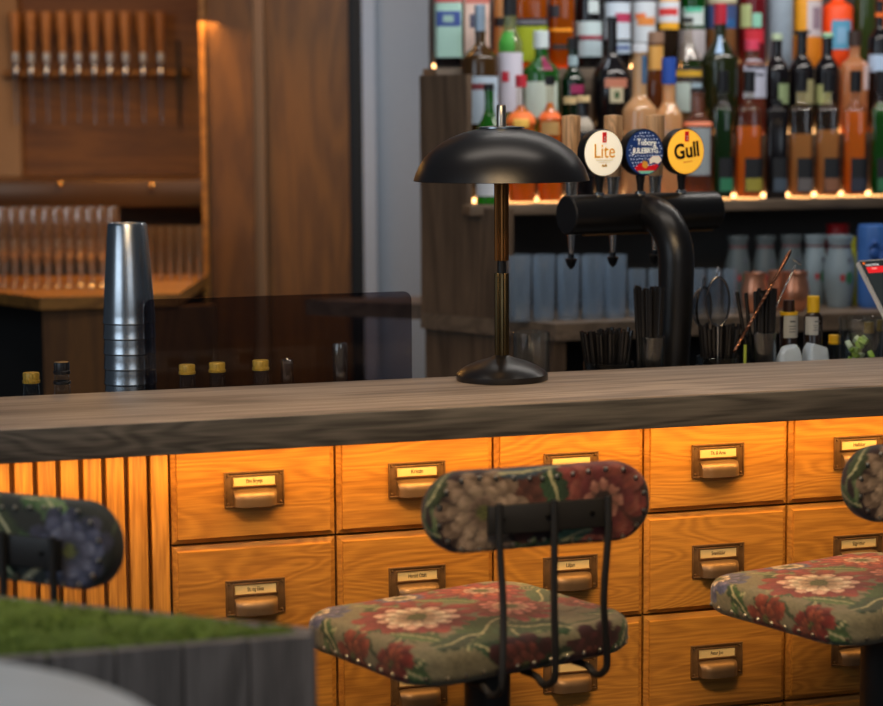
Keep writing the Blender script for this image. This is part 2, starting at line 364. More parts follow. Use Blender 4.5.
bm = bmesh.new(); lathe(bm, [(0, 243*k), (7*k, 242*k), (11*k, 236*k), (9*k, 229*k), (0, 226*k)], 20, Matrix.Translation((-.035, -.03, 0))); obj('bulb', bm, plain('warm_bulb', (1, .7, .4, 1), .5, emit=(1, .55, .2, 1), es=9), lamp)
# ---------------------------------------------------------------- beer tower
YW = math.radians(30)
tc0 = AY(643.5, 212.5, 4.66)
n_c = Vector((math.sin(YW), -math.cos(YW), 0)); ax = Vector((math.cos(YW), math.sin(YW), 0))
tb = Vector((tc0.x, tc0.y, LZ)) + n_c*.124
tower = thing('beer_tower', 'black beer tower of a curved pipe carrying a horizontal drum', 'beer tower', tb, YW)
hz = tc0.z-LZ
bm = bmesh.new()
pts = [(-.010, -.0, 0.0), (-.006, 0, .08), (.0, 0, .15)] + [(0, 0.006+.0*a, hz-.13+.0*a) for a in (0,)]
path = [(-.020, 0, .004), (-.020, 0, .02), (-.018, 0, .05), (-.010, 0, .10), (-.001, 0, hz-.20)]
R_ = .105
for i in range(11):
    a = PI/2*i/10; path.append((0, R_*(1-math.cos(a)), hz-R_+R_*math.sin(a)))
path.append((0, .124, hz))
rad = [.033, .033, .0335, .035, .038]+[.0395]*12
tube(bm, path, rad, 32); obj('curved_pipe', bm, blackmetal, tower, ang=50)
bm = bmesh.new(); lathe(bm, [(0, 0), (.055, 0), (.055, .006), (.036, .010), (0, .010)], 32, Matrix.Translation((-.022, 0, 0))); obj('base_flange', bm, blackmetal, tower)
bm = bmesh.new(); lathe(bm, [(0, -.207), (.040, -.207), (.0430, -.204), (.0430, .194), (.040, .197), (0, .197)], 48, Matrix.Translation((0, .124, hz)) @ Matrix.Rotation(PI/2, 4, 'Y')); obj('drum', bm, blackmetal, tower)
bm = bmesh.new(); bx(bm, -.16, .19, .119, .131, hz-.0475, hz-.042, .001); obj('trim_strip', bm, brass, tower)
badges = [(-.119, 'lite'), (-.009, 'jule'), (.104, 'gull')]
yellow_lit = plain('lit_yellow_face', srgb(235, 170, 50), .3, emit=srgb(255, 186, 60), es=.75)
white_lit = plain('lit_white_face', srgb(240, 232, 210), .3, emit=srgb(255, 240, 210), es=.62)
navy_lit = plain('lit_navy_face', srgb(20, 40, 80), .3, emit=srgb(24, 50, 100), es=.5)
flake_m = plain('lit_snow_dots', srgb(220, 225, 235), .4, emit=srgb(215, 225, 240), es=.5)
red_m = P((200, 25, 30), .4, emit=srgb(210, 20, 25), es=.4)
bz = hz+.043
for bxx, kind in badges:
    bm = bmesh.new(); lathe(bm, [(0, bz-.002), (.010, bz-.002), (.010, bz+.004), (.0075, bz+.006), (.008, bz+.020), (.0105, bz+.034), (.0105, bz+.052), (0, bz+.052)], 20, Matrix.Translation((bxx, .124, 0))); st = obj('badge_stem', bm, blackmetal, tower)
    bm = bmesh.new(); lathe(bm, [(0, bz-.003), (.0125, bz-.003), (.0125, bz+.004), (0, bz+.004)], 20, Matrix.Translation((bxx, .124, 0))); obj('stem_collar', bm, chrome, tower)
    zc = bz+.091
    Rm = Matrix.Translation((bxx, .124, zc)) @ Matrix.Rotation(PI/2, 4, 'X')
    bm = bmesh.new(); lathe(bm, [(0, -.016), (.047, -.016), (.0515, -.011), (.0525, .010), (.0515, .015), (.049, .0155), (0, .0150)], 56, Rm); bd = obj('tap_badge', bm, blackmetal, tower)
    bd['label'] = {'lite': 'round white lit badge reading Lite', 'jule': 'round navy snow-dotted lit badge', 'gull': 'round yellow lit badge reading Gull'}[kind]
    bm = bmesh.new(); lathe(bm, [(0, .0152), (.0495, .0152), (.0495, .0165), (.0480, .0172), (0, .0185)], 56, Rm)
    obj('badge_face', bm, {'lite': white_lit, 'jule': navy_lit, 'gull': yellow_lit}[kind], bd, ang=60)
    yf = .124-.0195
    def on(bm, m, nm='badge_print', dx=0, dz=0): return obj(nm, bm, m, bd, (bxx+dx, yf, zc+dz), smooth=False)
    if kind != 'jule':
        bm = bmesh.new(); bx(bm, -.0055, .0055, -.0005, .0005, .023, .0455); on(bm, red_m, 'red_ribbon')
        bm = bmesh.new(); [bx(bm, -.0018, .0018, -.0012, -.0006, z, z+.004) for z in (.026, .032)]; on(bm, P((240, 230, 215), .5), 'ribbon_mark')
    if kind == 'lite':
        on(text_bm('Lite', .044, .0004, .0003, sx=.86), P((215, 150, 25), .4, emit=srgb(230, 155, 20), es=.3), 'lettering', 0, .003)
        bm = bmesh.new(); bx(bm, -.022, .022, -.0004, .0004, -.0165, -.0150); bx(bm, -.016, .016, -.0004, .0004, -.0205, -.0193); on(bm, P((205, 190, 170), .5))
        bm = bmesh.new(); bx(bm, -.007, .007, -.0004, .0004, -.030, -.0265); bx(bm, -.0055, -.0025, -.0004, .0004, -.0265, -.0245); bx(bm, .002, .005, -.0004, .0004, -.0265, -.0235); on(bm, P((215, 160, 40), .5))
    if kind == 'gull':
        on(text_bm('Gull', .047, .0004, .0014, shear=.0, sx=.9), P((35, 28, 15), .5), 'lettering', 0, .001).rotation_euler = (0, -.12, 0)
        bm = bmesh.new(); bx(bm, -.012, .012, -.0004, .0004, -.0235, -.0220); on(bm, P((90, 60, 20), .5), 'small_print').rotation_euler = (0, -.12, 0)
    if kind == 'jule':
        bm = bmesh.new(); rnd = random.Random(3)
        for i in range(-8, 9):
            for j in range(-8, 9):
                x, z = (i+.5*(j % 2))*.0078, j*.0072
                x += rnd.uniform(-.001, .001); z += rnd.uniform(-.001, .001)
                if x*x+z*z < .0455**2 and not (abs(z-.010) < .016 and abs(x) < .035):
                    lathe(bm, [(0, -.0003), (.00135, -.0003), (.00135, .0003), (0, .0003)], 7, Matrix.Translation((x, 0, z)) @ Matrix.Rotation(PI/2, 4, 'X'))
        on(bm, flake_m, 'snow_dots')
        on(text_bm('Tuborg', .0185, .0005, .0002, sx=.95), P((235, 230, 215), .4, emit=srgb(235, 228, 210), es=.5), 'lettering', .003, .0215).rotation_euler = (0, .05, 0)
        on(text_bm('JULEBRYG', .0165, .0005, .0003, sx=.93), P((235, 230, 215), .4, emit=srgb(235, 228, 210), es=.5), 'lettering', 0, .0035)
        bm = bmesh.new(); prism(bm, [(-.030, -.034), (-.012, -.022), (.006, -.031), (.030, -.026), (.036, -.030), (.026, -.040), (.0, -.0465), (-.018, -.044)], -.0004, .0004, Matrix.Rotation(PI/2, 4, 'X')); on(bm, red_m, 'red_patch')
        bm = bmesh.new(); prism(bm, [(.012, -.026), (.011, -.015), (.020, -.008), (.038, -.009), (.0435, -.018), (.034, -.026), (.022, -.022)], -.0006, .0006, Matrix.Rotation(PI/2, 4, 'X')); on(bm, P((240, 225, 205), .4, emit=srgb(235, 215, 190), es=.4), 'white_patch')
        bm = bmesh.new(); prism(bm, [(-.010, -.030), (-.006, -.018), (.004, -.020), (.007, -.030), (0, -.036)], -.0008, .0008, Matrix.Rotation(PI/2, 4, 'X')); on(bm, P((225, 160, 60), .4, emit=srgb(225, 150, 50), es=.3), 'gold_patch')
        bm = bmesh.new(); prism(bm, [(-.022, -.0405), (.024, -.0405), (.012, -.047), (-.012, -.047)], -.0009, .0009, Matrix.Rotation(PI/2, 4, 'X')); on(bm, P((130, 200, 170), .4, emit=srgb(120, 190, 160), es=.3), 'mint_patch')
    # faucet on the server's side
    fx, fy = bxx+(.004 if kind == 'lite' else .008 if kind == 'jule' else .013), .124+.118
    bm = bmesh.new(); tube(bm, [(fx, .16, hz+.0), (fx, fy-.012, hz+.0), (fx, fy+.004, hz-.004)], .011, 14)
    lathe(bm, [(0, hz-.045), (.010, hz-.045), (.013, hz-.01), (.014, hz+.015), (.010, hz+.03), (.009, hz+.036), (0, hz+.036)], 18, Matrix.Translation((fx, fy, 0)))
    fa = obj('faucet', bm, chrome, tower)
    bm = bmesh.new(); lathe(bm, [(0, hz-.105), (.0045, hz-.105), (.006, hz-.085), (.0085, hz-.045), (0, hz-.045)], 16, Matrix.Translation((fx, fy, 0))); obj('spout', bm, chrome, fa)
    bm = bmesh.new(); lathe(bm, [(0, hz-.130), (.003, hz-.128), (.009, hz-.121), (.013, hz-.110), (.0135, hz-.105), (.007, hz-.104), (.007, hz-.094), (0, hz-.094)], 16, Matrix.Translation((fx, fy, 0))); obj('spout_tip', bm, blackmetal, fa)
    bm = bmesh.new(); lathe(bm, [(0, hz+.034), (.013, hz+.034), (.014, hz+.06), (.017, hz+.078), (0, hz+.078)], 20, Matrix.Translation((fx, fy, 0))); obj('handle_ferrule', bm, chrome, tower)
    bm = bmesh.new(); lathe(bm, [(0, hz+.077), (.0165, hz+.078), (.019, hz+.11), (.0205, hz+.16), (.0215, hz+.212), (.020, hz+.2155), (0, hz+.218)], 24, Matrix.Translation((fx, fy, 0))); obj('wooden_handle', bm, handlewood, tower)
# ---------------------------------------------------------------- smoked acrylic screen
PTc = BACK+.13
sl_, zt_ = PT(143, 297.5, PTc); sr_, zt2 = PT(411, 291, PTc)
bm = bmesh.new(); prism(bm, rrect(sr_-sl_, zt2-LZ-.012, .018, 8, (1, 1, 0, 0)), -.003, .003, Matrix.Rotation(PI/2, 4, 'X'))
scr = thing('acrylic_screen', 'low smoked acrylic screen with rounded corners standing behind the bar top', 'screen', W((sl_+sr_)/2, PTc, LZ), TH)
obj('smoked_pane', bm, clear('smoked_acrylic', (.54, .51, .54, 1), .03, .05), scr, (0, 0, .012+(zt2-LZ-.012)/2), smooth=False)
for x in (-.16, .16):
    bm = bmesh.new(); bx(bm, x-.02, x+.02, -.02, .02, 0, .0118, .002); obj('foot', bm, blackmetal, scr)
# ---------------------------------------------------------------- shaker tins
TT = BACK+.22
s_, ztop = PT(127, 222.5, TT)
kk = (W(s_, TT, 0).y)/FPX
base_r, rim_r, th = 19.2*kk, 26.3*kk, 101*kk
def tin_bm(hh):
    b = bmesh.new()
    lathe(b, [(rim_r-.0008, 0), (rim_r, .0005), (rim_r+.0007, .002), (rim_r, .004), (rim_r-.001, .02), (base_r+.001, hh-.006), (base_r-.002, hh), (base_r-.003, hh-.0022), (0, hh-.0022), (0, hh-.003), (base_r-.0045, hh-.003), (rim_r-.0022, .018), (rim_r-.0008, 0)], 56); return b
nt_ = 0; step = 15.3*kk; z = ztop-th; zs = []
while z > LZ+.001 and nt_ < 14: zs.append(z); z -= step; nt_ += 1
off = zs[-1]-LZ
ordw = ['topmost', 'second', 'third', 'fourth', 'fifth', 'sixth', 'seventh', 'eighth', 'ninth', 'tenth', 'eleventh', 'twelfth', 'thirteenth', 'fourteenth']
first = None
for i, z in enumerate(zs):
    lab = 'tall brushed steel shaker tin, %s from the top of the upside-down stack' % ordw[i] if i else 'tall brushed steel shaker tin at the top of the upside-down stack'
    if first is None:
        first = obj('shaker_tin', tin_bm(th), steel, None, W(s_, TT, z), ang=50); tag(first, lab, 'shaker tin', 'upside-down shaker tins nested in one stack')
    else:
        o = first.copy(); C.objects.link(o); o.location = W(s_, TT, z if i < len(zs)-1 else LZ+.0005); o['label'] = lab
# ---------------------------------------------------------------- small bottles peeking above the bar
def neckbottle(px, y0, y1, w, capcol, label, t, ring=False, name='bottle'):
    s, za = PT(px, y0, t); _, zb = PT(px, y1, t); kx = W(s, t, 0).y/FPX; r = w*kx/2; hb = za-LZ
    th_ = thing(name, label, 'bottle', W(s, t, LZ), TH)
    ch = za-zb if capcol else 0
    n0 = hb-ch
    bm = bmesh.new(); R = r*1.6
    zz = min(.07, hb*.4)
    lathe(bm, [(0, 0), (R*.9, 0), (R, .006), (R, zz), (R*.85, zz+.015), (r*1.25, zz+.04), (r*.95, n0-.012), (r*.9, n0), (0, n0)], 24); obj('glass_body', bm, glass_m, th_)
    if capcol:
        bm = bmesh.new(); prof = [(0, n0), (r*1.02, n0), (r*1.06, n0+ch*.25), (r*.96, n0+ch*.3), (r, n0+ch*.9), (r*.94, n0+ch), (0, n0+ch)]; lathe(bm, prof, 36, flute=.05, nfl=18); obj('screw_cap', bm, capcol, th_)
    else:
        bm = bmesh.new(); lathe(bm, [(r*.7, n0-.004), (r*1.02, n0-.004), (r*1.05, n0+.002), (r*.8, n0+.004), (r*.7, n0+.001)], 24); obj('lip', bm, glass_m, th_)
    if ring:
        bm = bmesh.new(); lathe(bm, [(r*.98, n0-.020), (r*1.1, n0-.019), (r*1.1, n0-.014), (r*.98, n0-.013)], 24); obj('neck_ring', bm, P((15, 15, 18), .4), th_)
    return th_
ycap = plain('gold_yellow_cap', srgb(165, 135, 50), .4, .2, noise=.1)
bcap = P((22, 22, 26), .35)
nb = BACK+.06
neckbottle(31, 372.5, 383, 17, ycap, 'clear bottle neck with yellow screw cap, leftmost behind the bar', nb)
neckbottle(61.5, 362, 374, 16, bcap, 'clear bottle with black cap and black neck ring left of the steel tins', nb, True)
neckbottle(187, 364.5, 374, 16.5, ycap, 'yellow-capped clear bottle directly right of the steel shaker tins', nb)
neckbottle(217, 362.5, 372, 16.5, ycap, 'yellow-capped clear bottle in the middle of the three before the smoked screen', nb)
neckbottle(260.5, 360, 370, 16.5, ycap, 'yellow-capped clear bottle beside the uncapped clear one', nb)
neckbottle(287, 361, 361, 13, None, 'uncapped clear bottle neck standing before the smoked screen', nb)
s, za = PT(340, 341.5, nb); kx = W(s, nb, 0).y/FPX
bm = bmesh.new(); r = 8.5*kx; hh = za-LZ
lathe(bm, [(r*.62, .0), (r*.82, 0), (r*.86, hh*.5), (r*.98, hh-.012), (r*.85, hh-.003), (0, hh), (0, hh-.002), (r*.75, hh-.005), (r*.86, hh-.014), (r*.74, hh*.5), (r*.62, 0)], 28)
tag(obj('glass_tube', bm, glass_m, None, W(s, nb, LZ)), 'tall upside-down clear glass tube before the smoked screen', 'glass')
# ---------------------------------------------------------------- cups of straws and clutter on the service counter
def tumbler(name, px, yr, w, label, t, cat='glass', mat=None, hmax=None, group=None, zf=None):
    s, zr = PT(px, yr, t); kx = W(s, t, 0).y/FPX; r = w*kx/2; z0 = LZ if zf is None else zf; hh = zr-z0
    bm = bmesh.new(); lathe(bm, [(0, 0), (r*.86, 0), (r*.9, .004), (r, hh-.001), (r-.0008, hh), (r-.002, hh-.001), (r*.9-.002, .010), (0, .010)], 40)
    o = obj(name, bm, mat or glass_m, None, W(s, t, z0)); return tag(o, label, cat, group), s, hh, r
t1 = BACK+.10
def straws(s, t, r, z0, z1, n, fan, label, group, seed, rad=.0040):
    rnd = random.Random(seed); firsto = None
    for i in range(n):
        a = rnd.uniform(0, 2*PI); q = math.sqrt(rnd.random())*.8
        bx_, by_ = q*r*math.cos(a)*.6, q*r*math.sin(a)*.6
        tx_, ty_ = bx_*1.0+fan*q*math.cos(a)*1.1, by_+fan*q*math.sin(a)*.6
        ztt = z1+rnd.uniform(-.006, .005)
        base = Vector((bx_, by_, z0+.012)); top = Vector((tx_, ty_, ztt)); d = top-base
        if firsto is None:
            ln = d.length; bm = bmesh.new()
            for z_ in (0,): lathe(bm, [(rad, 0), (rad, 1), (rad*.7, 1), (rad*.7, .9)], 10)
            firsto = obj('straw', bm, straw_m); tag(firsto, label, 'straw', group); o = firsto
        else:
            o = firsto.copy(); C.objects.link(o)
        o.rotation_mode = 'QUATERNION'; o.rotation_quaternion = Matrix.Rotation(TH, 3, 'Z').to_quaternion() @ d.to_track_quat('Z', 'Y')
        o.scale = (1, 1, d.length); o.location = W(s+base.x, t+base.y, base.z)
g, s, hh, r = tumbler('glass_cup', 608.5, 361.5, 51, 'low wide glass cup holding fanned short black straws, left of the tower', t1, 'cup')
straws(s, t1, r, LZ, PT(608, 331, t1)[1], 50, .042, 'short black straw fanned out of the low cup left of the tower', 'short black straws in the low left cup', 1)
g, s, hh, r = tumbler('straw_glass', 651, 336.5, 29, 'tall glass full of upright black straws against the tower pipe', t1-.03)
straws(s-.006, t1-.03, r, LZ, PT(651, 288, t1-.03)[1], 30, .020, 'tall upright black straw in the glass against the tower pipe', 'tall black straws left of the tower pipe', 2, .0044)
g, s, hh, r = tumbler('glass_cup', 718, 356, 44, 'low glass cup of short black straws under the bar strainers', t1, 'cup')
straws(s, t1, r, LZ, PT(718, 326, t1)[1], 38, .030, 'short black straw in the cup under the bar strainers', 'short black straws right of the tower pipe', 3)
g, s, hh, r = tumbler('straw_glass', 761, 332, 31, 'glass holding thick black straws and two bar spoons', t1-.02)
straws(s+.004, t1-.02, r, LZ, PT(761, 290, t1-.02)[1], 20, .016, 'thick black straw in the glass with the bar spoons', 'thick black straws beside the bar spoons', 4, .0042)
for i, (xa, ya, xb, yb) in enumerate(((737, 292, 748, 360), (746, 293, 752, 360))):
    s0_, z0_ = PT(xb, yb, t1-.01); s1_, z1_ = PT(xa, ya, t1-.01)
    bm = bmesh.new(); tube(bm, [W(s0_, t1-.01, z0_)-W(s0_, t1-.01, 0), W(s1_, t1-.01, z1_)-W(s0_, t1-.01, 0)], .0042, 10)
    tag(obj('straw', bm, straw_m, None, W(s0_, t1-.01, 0)), ['thick black straw leaning left towards the bar strainers', 'thick black straw leaning slightly left beside the bar spoons'][i], 'straw')
def stick(name, p0, p1, t, r, mat, label, cat, twist=False):
    a = W(*(lambda q: (q[0], t, q[1]))(PT(*p0, t))); b = W(*(lambda q: (q[0], t, q[1]))(PT(*p1, t)))
    th_ = thing(name, label, cat, a, 0)
    bm = bmesh.new(); n = 60; d = b-a
    u = d.normalized().cross(Vector((0, 1, 0))).normalized(); v = d.normalized().cross(u)
    if twist:
        for ph in (0, PI): tube(bm, [d*i/n*.95+(u*math.cos(i*1.1+ph)+v*math.sin(i*1.1+ph))*r*.55 for i in range(n+1)], r*.75, 6)
    else: tube(bm, [Vector(), d], r, 8)
    obj('stem', bm, mat, th_)
    return th_, d
cop_d = plain('dark_copper', (.22, .10, .06, 1), .3, 1., noise=.6, scale=40)
tp, d = stick('bar_spoon', (734, 352), (791, 250), t1-.045, .0032, cop_d, 'twisted dark copper bar spoon leaning out of the glass of straws', 'bar spoon', True)
bm = bmesh.new(); dn = d.normalized(); tube(bm, [d*.72, d*.80, d*.9, d*.97, d*1.0], [.0022, .0034, .0046, .0042, .001], 12); obj('paddle_end', bm, cop_d, tp)
tp, d = stick('cocktail_stirrer', (765, 330), (797, 262), t1-.01, .0018, steel, 'thin silver stirrer with small T-shaped head beside the copper bar spoon', 'stirrer', True)
bm = bmesh.new(); sd = Vector((.8, 0, -.5)).normalized(); tube(bm, [d-sd*.011, d-sd*.004, d+sd*.004, d+sd*.011], [.002, .0032, .0032, .002], 10); obj('t_head', bm, steel, tp)
# strainers
mesh_m = clear('fine_wire_mesh', (.5, .54, .6, 1), .05, .5, .25, (.06, .065, .07, 1))
def strainer(px, py, rx, rz, yaw, label, t, hang):
    s, z = PT(px, py, t); kx = W(s, t, 0).y/FPX
    th_ = thing('bar_strainer', label, 'strainer', W(s, t, z), yaw)
    bm = bmesh.new(); n = 36; a_, b_ = rx*kx, rz*kx
    ring = [(a_*math.cos(2*PI*i/n), 0, b_*math.sin(2*PI*i/n)) for i in range(n+1)]
    tube(bm, ring, .0024, 8, False); obj('rim', bm, plain('dark_steel', (.12, .12, .13, 1), .25, 1.), th_)
    bm = bmesh.new(); N_ = 8; rings = []
    for j in range(N_):
        q = math.cos(PI/2*j/N_); dpt = .030*math.sin(PI/2*j/N_)
        rings.append([bm.verts.new((x*q, dpt, zz*q)) for x, y, zz in ring[:-1]])
    for A, B in zip(rings, rings[1:]):
        for i in range(n): bm.faces.new((A[i], A[(i+1) % n], B[(i+1) % n], B[i]))
    bm.faces.new(rings[-1]); obj('mesh_bowl', bm, mesh_m, th_)
    bm = bmesh.new(); tube(bm, smooth_path([(0, 0, b_), (.003, 0, b_+.012), (.0, 0, b_+.022), (-.004, 0, b_+.010), (-.002, 0, b_)]), .0016, 6); obj('hanging_loop', bm, steel, th_)
    bm = bmesh.new(); tube(bm, [(0, .0, -b_), (.001, 0, -b_-.02), (.0, .002, LZ-z+.012)], .003, 8); obj('handle', bm, steel, th_)
strainer(718, 302, 12, 25, TH-.15, 'upright steel mesh bar strainer with hanging loop right of the tower', t1-.02, 1)
strainer(704, 308, 12, 21, TH+.5, 'steel mesh bar strainer half hidden behind the tower pipe', t1+.10, 1)
bm = bmesh.new(); s, z = PT(745, 353, t1-.055); bx(bm, -.003, .003, -.002, .002, 0, z+.018-LZ, .001); tag(obj('swizzle_stick', bm, P((150, 165, 60), .3), None, W(s, t1-.055, LZ), (0, 0, TH)), 'thin yellow-green swizzle stick before the glass of spoons', 'swizzle stick')
# bitters bottles
def bitters(px, y0, yc, yn, w, cap, band, lab, label, t):
    s, za = PT(px, y0, t); kx = W(s, t, 0).y/FPX; zc = PT(px, yc, t)[1]-LZ; za -= LZ; r = w*kx/2
    th_ = thing('bitters_bottle', label, 'bottle', W(s, t, LZ), TH)
    bm = bmesh.new(); lathe(bm, [(0, 0), (r, 0), (r*1.05, .005), (r*1.05, zc-.012), (r*.8, zc-.004), (r*.62, zc), (0, zc)], 28); obj('dark_glass_body', bm, plain('dark_brown_glass', (.015, .008, .005, 1), .12), th_)
    bm = bmesh.new(); lathe(bm, [(0, zc), (r*.72, zc), (r*.72, za-.001), (r*.66, za), (0, za)], 28, flute=.03, nfl=16) if not band else lathe(bm, [(0, zc), (r*.72, zc), (r*.66, za), (0, za)], 28); obj('cap', bm, cap, th_)
    if band:
        bm = bmesh.new(); lathe(bm, [(r*.6, zc-.006), (r*1.08, zc-.006), (r*1.08, zc+.001), (r*.6, zc+.001)], 28); obj('shoulder_band', bm, band, th_)
    z1, z0 = PT(px, lab[0], t)[1]-LZ, PT(px, lab[1], t)[1]-LZ
    bm = bmesh.new(); arc(bm, r*1.07, z0, z1, lab[2], lab[3]); l_ = obj('paper_label', bm, P((165, 170, 172), .8), th_)
    bm = bmesh.new(); [arc(bm, r*1.085, z1-(z1-z0)*f0, z1-(z1-z0)*f1, -25+o_, 25-o_) for f0, f1, o_ in ((.30, .22, 6), (.5, .46, 0), (.62, .58, 3), (.75, .71, 0))]; obj('label_print', bm, P((90, 95, 100), .8), l_)
def arc(bm, r, z0, z1, a0, a1, n=12, sq=None, th=0):
    """strip wrapped round an upright cylinder; 0 degrees faces -Y, + to the right"""
    vs = []
    for i in range(n+1):
        a = math.radians(a0+(a1-a0)*i/n); x, y = math.sin(a), -math.cos(a); k = 1.
        if sq: k = 1/((abs(x)**sq+abs(y)**sq)**(1/sq))
        vs.append((bm.verts.new((r*k*x, r*k*y, z0)), bm.verts.new((r*k*x, r*k*y, z1))))
    for a, b in zip(vs, vs[1:]): bm.faces.new((a[0], b[0], b[1], a[1]))
ybright = P((215, 175, 30), .4)
bitters(789, 300, 312, 316, 17, P((45, 25, 20), .4), ybright, (315, 337, -60, 70), 'small dark bitters bottle with brown cap, yellow band and white label', BACK+.13)
bitters(813.5, 296, 312, 316, 18, ybright, None, (316, 334, -80, 5), 'small dark bitters bottle with tall yellow cap and white label', BACK+.13)
# crumpled paper
def crumple(px, y0, w, t, label, seed):
    s, za = PT(px, y0, t); kx = W(s, t, 0).y/FPX; r = w*kx/2; hh = za-LZ; rnd = random.Random(seed)
    bm = bmesh.new(); bmesh.ops.create_icosphere(bm, subdivisions=4, radius=1)
    dirs = [(Vector((rnd.gauss(0, 1), rnd.gauss(0, 1), rnd.gauss(0, 1))).normalized(), rnd.uniform(.62, .9)) for _ in range(26)]
    for v in bm.verts:
        p = v.co.copy()
        m = 1.
        for d, h_ in dirs:
            q = p.dot(d)
            if q*m > h_: m = h_/q
        p *= m*(1+.02*math.sin(9*p.x+4*p.z)); e_ = lambda c: math.copysign(abs(c)**.5, c); v.co = Vector((e_(p.x)*r*1.02, e_(p.y)*r*.8, hh*.5*(1+max(-1, min(1, e_(p.z))))))
    return tag(obj('wrapped_napkin', bm, plain('white_tissue', (.40, .50, .62, 1), .85, noise=.08, bump=1., scale=90), None, W(s, t, LZ), (0, 0, TH), ang=12), label, 'napkin')
crumple(789, 339, 28, BACK+.07, 'crumpled pale blue-white tissue bundle below the brown-capped bitters', 5)
crumple(816, 337, 28, BACK+.07, 'crumpled pale blue-white tissue bundle below the yellow-capped bitters', 8)
s, z = PT(834, 335, BACK+.1)
neckbottle(834.5, 335, 344, 12, ybright, 'short jar with yellow lid between the tissue bundle and the ice glass', BACK+.16, name='jar')
neckbottle(869, 322, 333, 10, ycap, 'clear bottle with yellow cap behind the glass of ice', BACK+.20)
neckbottle(881, 320, 331, 8, ycap, 'rightmost yellow-capped bottle, behind the glass of ice', BACK+.27)
g, s, hh, r = tumbler('ice_glass', 861, 317.5, 46, 'wide clear glass with ice and lime pieces near the tablet', BACK+.08)
rnd = random.Random(4)
for i in range(16):
    col = (P((150, 190, 70), .3), P((200, 215, 190), .2), P((120, 150, 60), .3))[i % 3]
    a = rnd.uniform(0, 2*PI); q = rnd.uniform(0, .55)*r
    M_ = Matrix.Translation((q*math.cos(a), q*math.sin(a), hh-.03-.011*(i % 5)-.02)) @ Matrix.Rotation(rnd.uniform(0, 3), 4, Vector((rnd.random(), rnd.random(), 1)))
    bm = bmesh.new(); bx(bm, -.010, .010, -.005, .005, -.006, .006, .002, M_)
    tag(obj('garnish_piece', bm, col, None, W(s, BACK+.08, LZ), (0, 0, TH)), 'pale green and icy garnish piece inside the wide glass by the tablet', 'garnish', 'ice and lime pieces in the wide glass')
# the tumbler behind the lamp
tumbler('tumbler', 531, 331.5, 39, 'clear straight tumbler just behind the table lamp', BACK+.06)
bm = bmesh.new(); s, z = PT(541, 345, BACK+.06); 
# ---------------------------------------------------------------- tablet
tt = BACK+.10
s, z = PT(858, 260.5, tt); TL = W(s, tt, z); s2, z2 = PT(893, 343, tt); BL = W(s2, tt, z2)
tab = thing('tablet', 'dark slanted tablet screen with light frame and red band at the right', 'tablet', TL)
ps_, ph_ = math.radians(38), math.radians(35)
rt_ = Vector((math.cos(ps_), math.sin(ps_), 0)); dn = Vector((math.sin(ph_)*math.sin(ps_), -math.sin(ph_)*math.cos(ps_), -math.cos(ph_))); nrm = dn.cross(rt_)
if nrm.y > 0: nrm = -nrm
Mx = Matrix((rt_, -nrm, -dn)).transposed().to_4x4()       # local x right, y back, z up
tab.rotation_euler = Mx.to_euler()
tw, thh = .26, .185
bm = bmesh.new(); b2 = prism(bmesh.new(), rrect(tw, thh, .009, 6), -.005, .005, Matrix.Translation((tw/2, .006, -thh/2)) @ Matrix.Rotation(PI/2, 4, 'X')); join(bm, b2)
obj('tablet_body', bm, plain('silver_tablet_case', (.7, .72, .74, 1), .35, .3), tab)
bm = bmesh.new(); bx(bm, .0035, tw-.0035, -.0003, .0008, -thh+.0035, -.0035)
scrn = obj('screen', bm, plain('dark_screen', (.01, .012, .012, 1), .12, emit=(.03, .036, .036, 1), es=.6), tab)
def sm(x0, x1, z0, z1, m, nm): b = bmesh.new(); bx(b, x0, x1, -.0009, -.0002, z0, z1); return obj(nm, b, m, scrn, smooth=False)
sm(.010, .0155, -.011, -.0065, P((235, 110, 20), .4, emit=srgb(240, 110, 20), es=.9), 'orange_icon')
sm(.014, .2, -.034, -.0185, P((200, 30, 35), .4, emit=srgb(215, 30, 35), es=.9), 'red_band')
bm = text_bm('A JOE S IN THE', .0065, .0002, 0, 'LEFT'); obj('screen_text', bm, P((220, 220, 220), .4, emit=srgb(220, 220, 220), es=.7), scrn, (.016, -.0008, -.0140), smooth=False)
bm = text_bm('BLESS', .0065, .0002, 0, 'LEFT'); obj('screen_text', bm, P((240, 160, 150), .4, emit=srgb(240, 160, 150), es=.8), scrn, (.030, -.0012, -.0235), smooth=False)
bm = bmesh.new(); bx(bm, .05, .2, .013, .018, -thh-.02, -.05, .002); obj('stand_plate', bm, blackmetal, tab)
# ================================================================== BACK BAR
TF, TA = 1.35, 1.60
s_c, z_c = PT(556, 324, TF); ZC = z_c
ca = W(s_c, TF, 0)
chd = Vector((-1, 1, 0)).normalized()
def ch_at(px):                                # point of the slanted side seen at that column
    lo, hi = -.3, 1.5
    for _ in range(50):
        m_ = (lo+hi)/2; p = ca+chd*m_
        x = CX+FPX*p.x/(p.y*math.cos(PITCH)+(H-1.2)*math.sin(PITCH))
        if x > px: lo = m_
        else: hi = m_
    return ca+chd*lo
pl = ch_at(421); 
R1 = W(2.6, TF, 0); R2 = W(2.6, 2.3, 0); L2 = Vector((pl.x, pl.y, 0)); L3 = L2+Vector((-.0, .25, 0))
poly = [(ca.x, ca.y), (R1.x, R1.y), (R2.x, R2.y), (W(0.3, 2.3, 0).x, W(0.3, 2.3, 0).y), (L3.x, L3.y), (L2.x, L2.y)]
bb = thing('back_counter', 'smoked oak back counter with a slanted left end behind the beer tower', 'counter', (0, 0, 0))
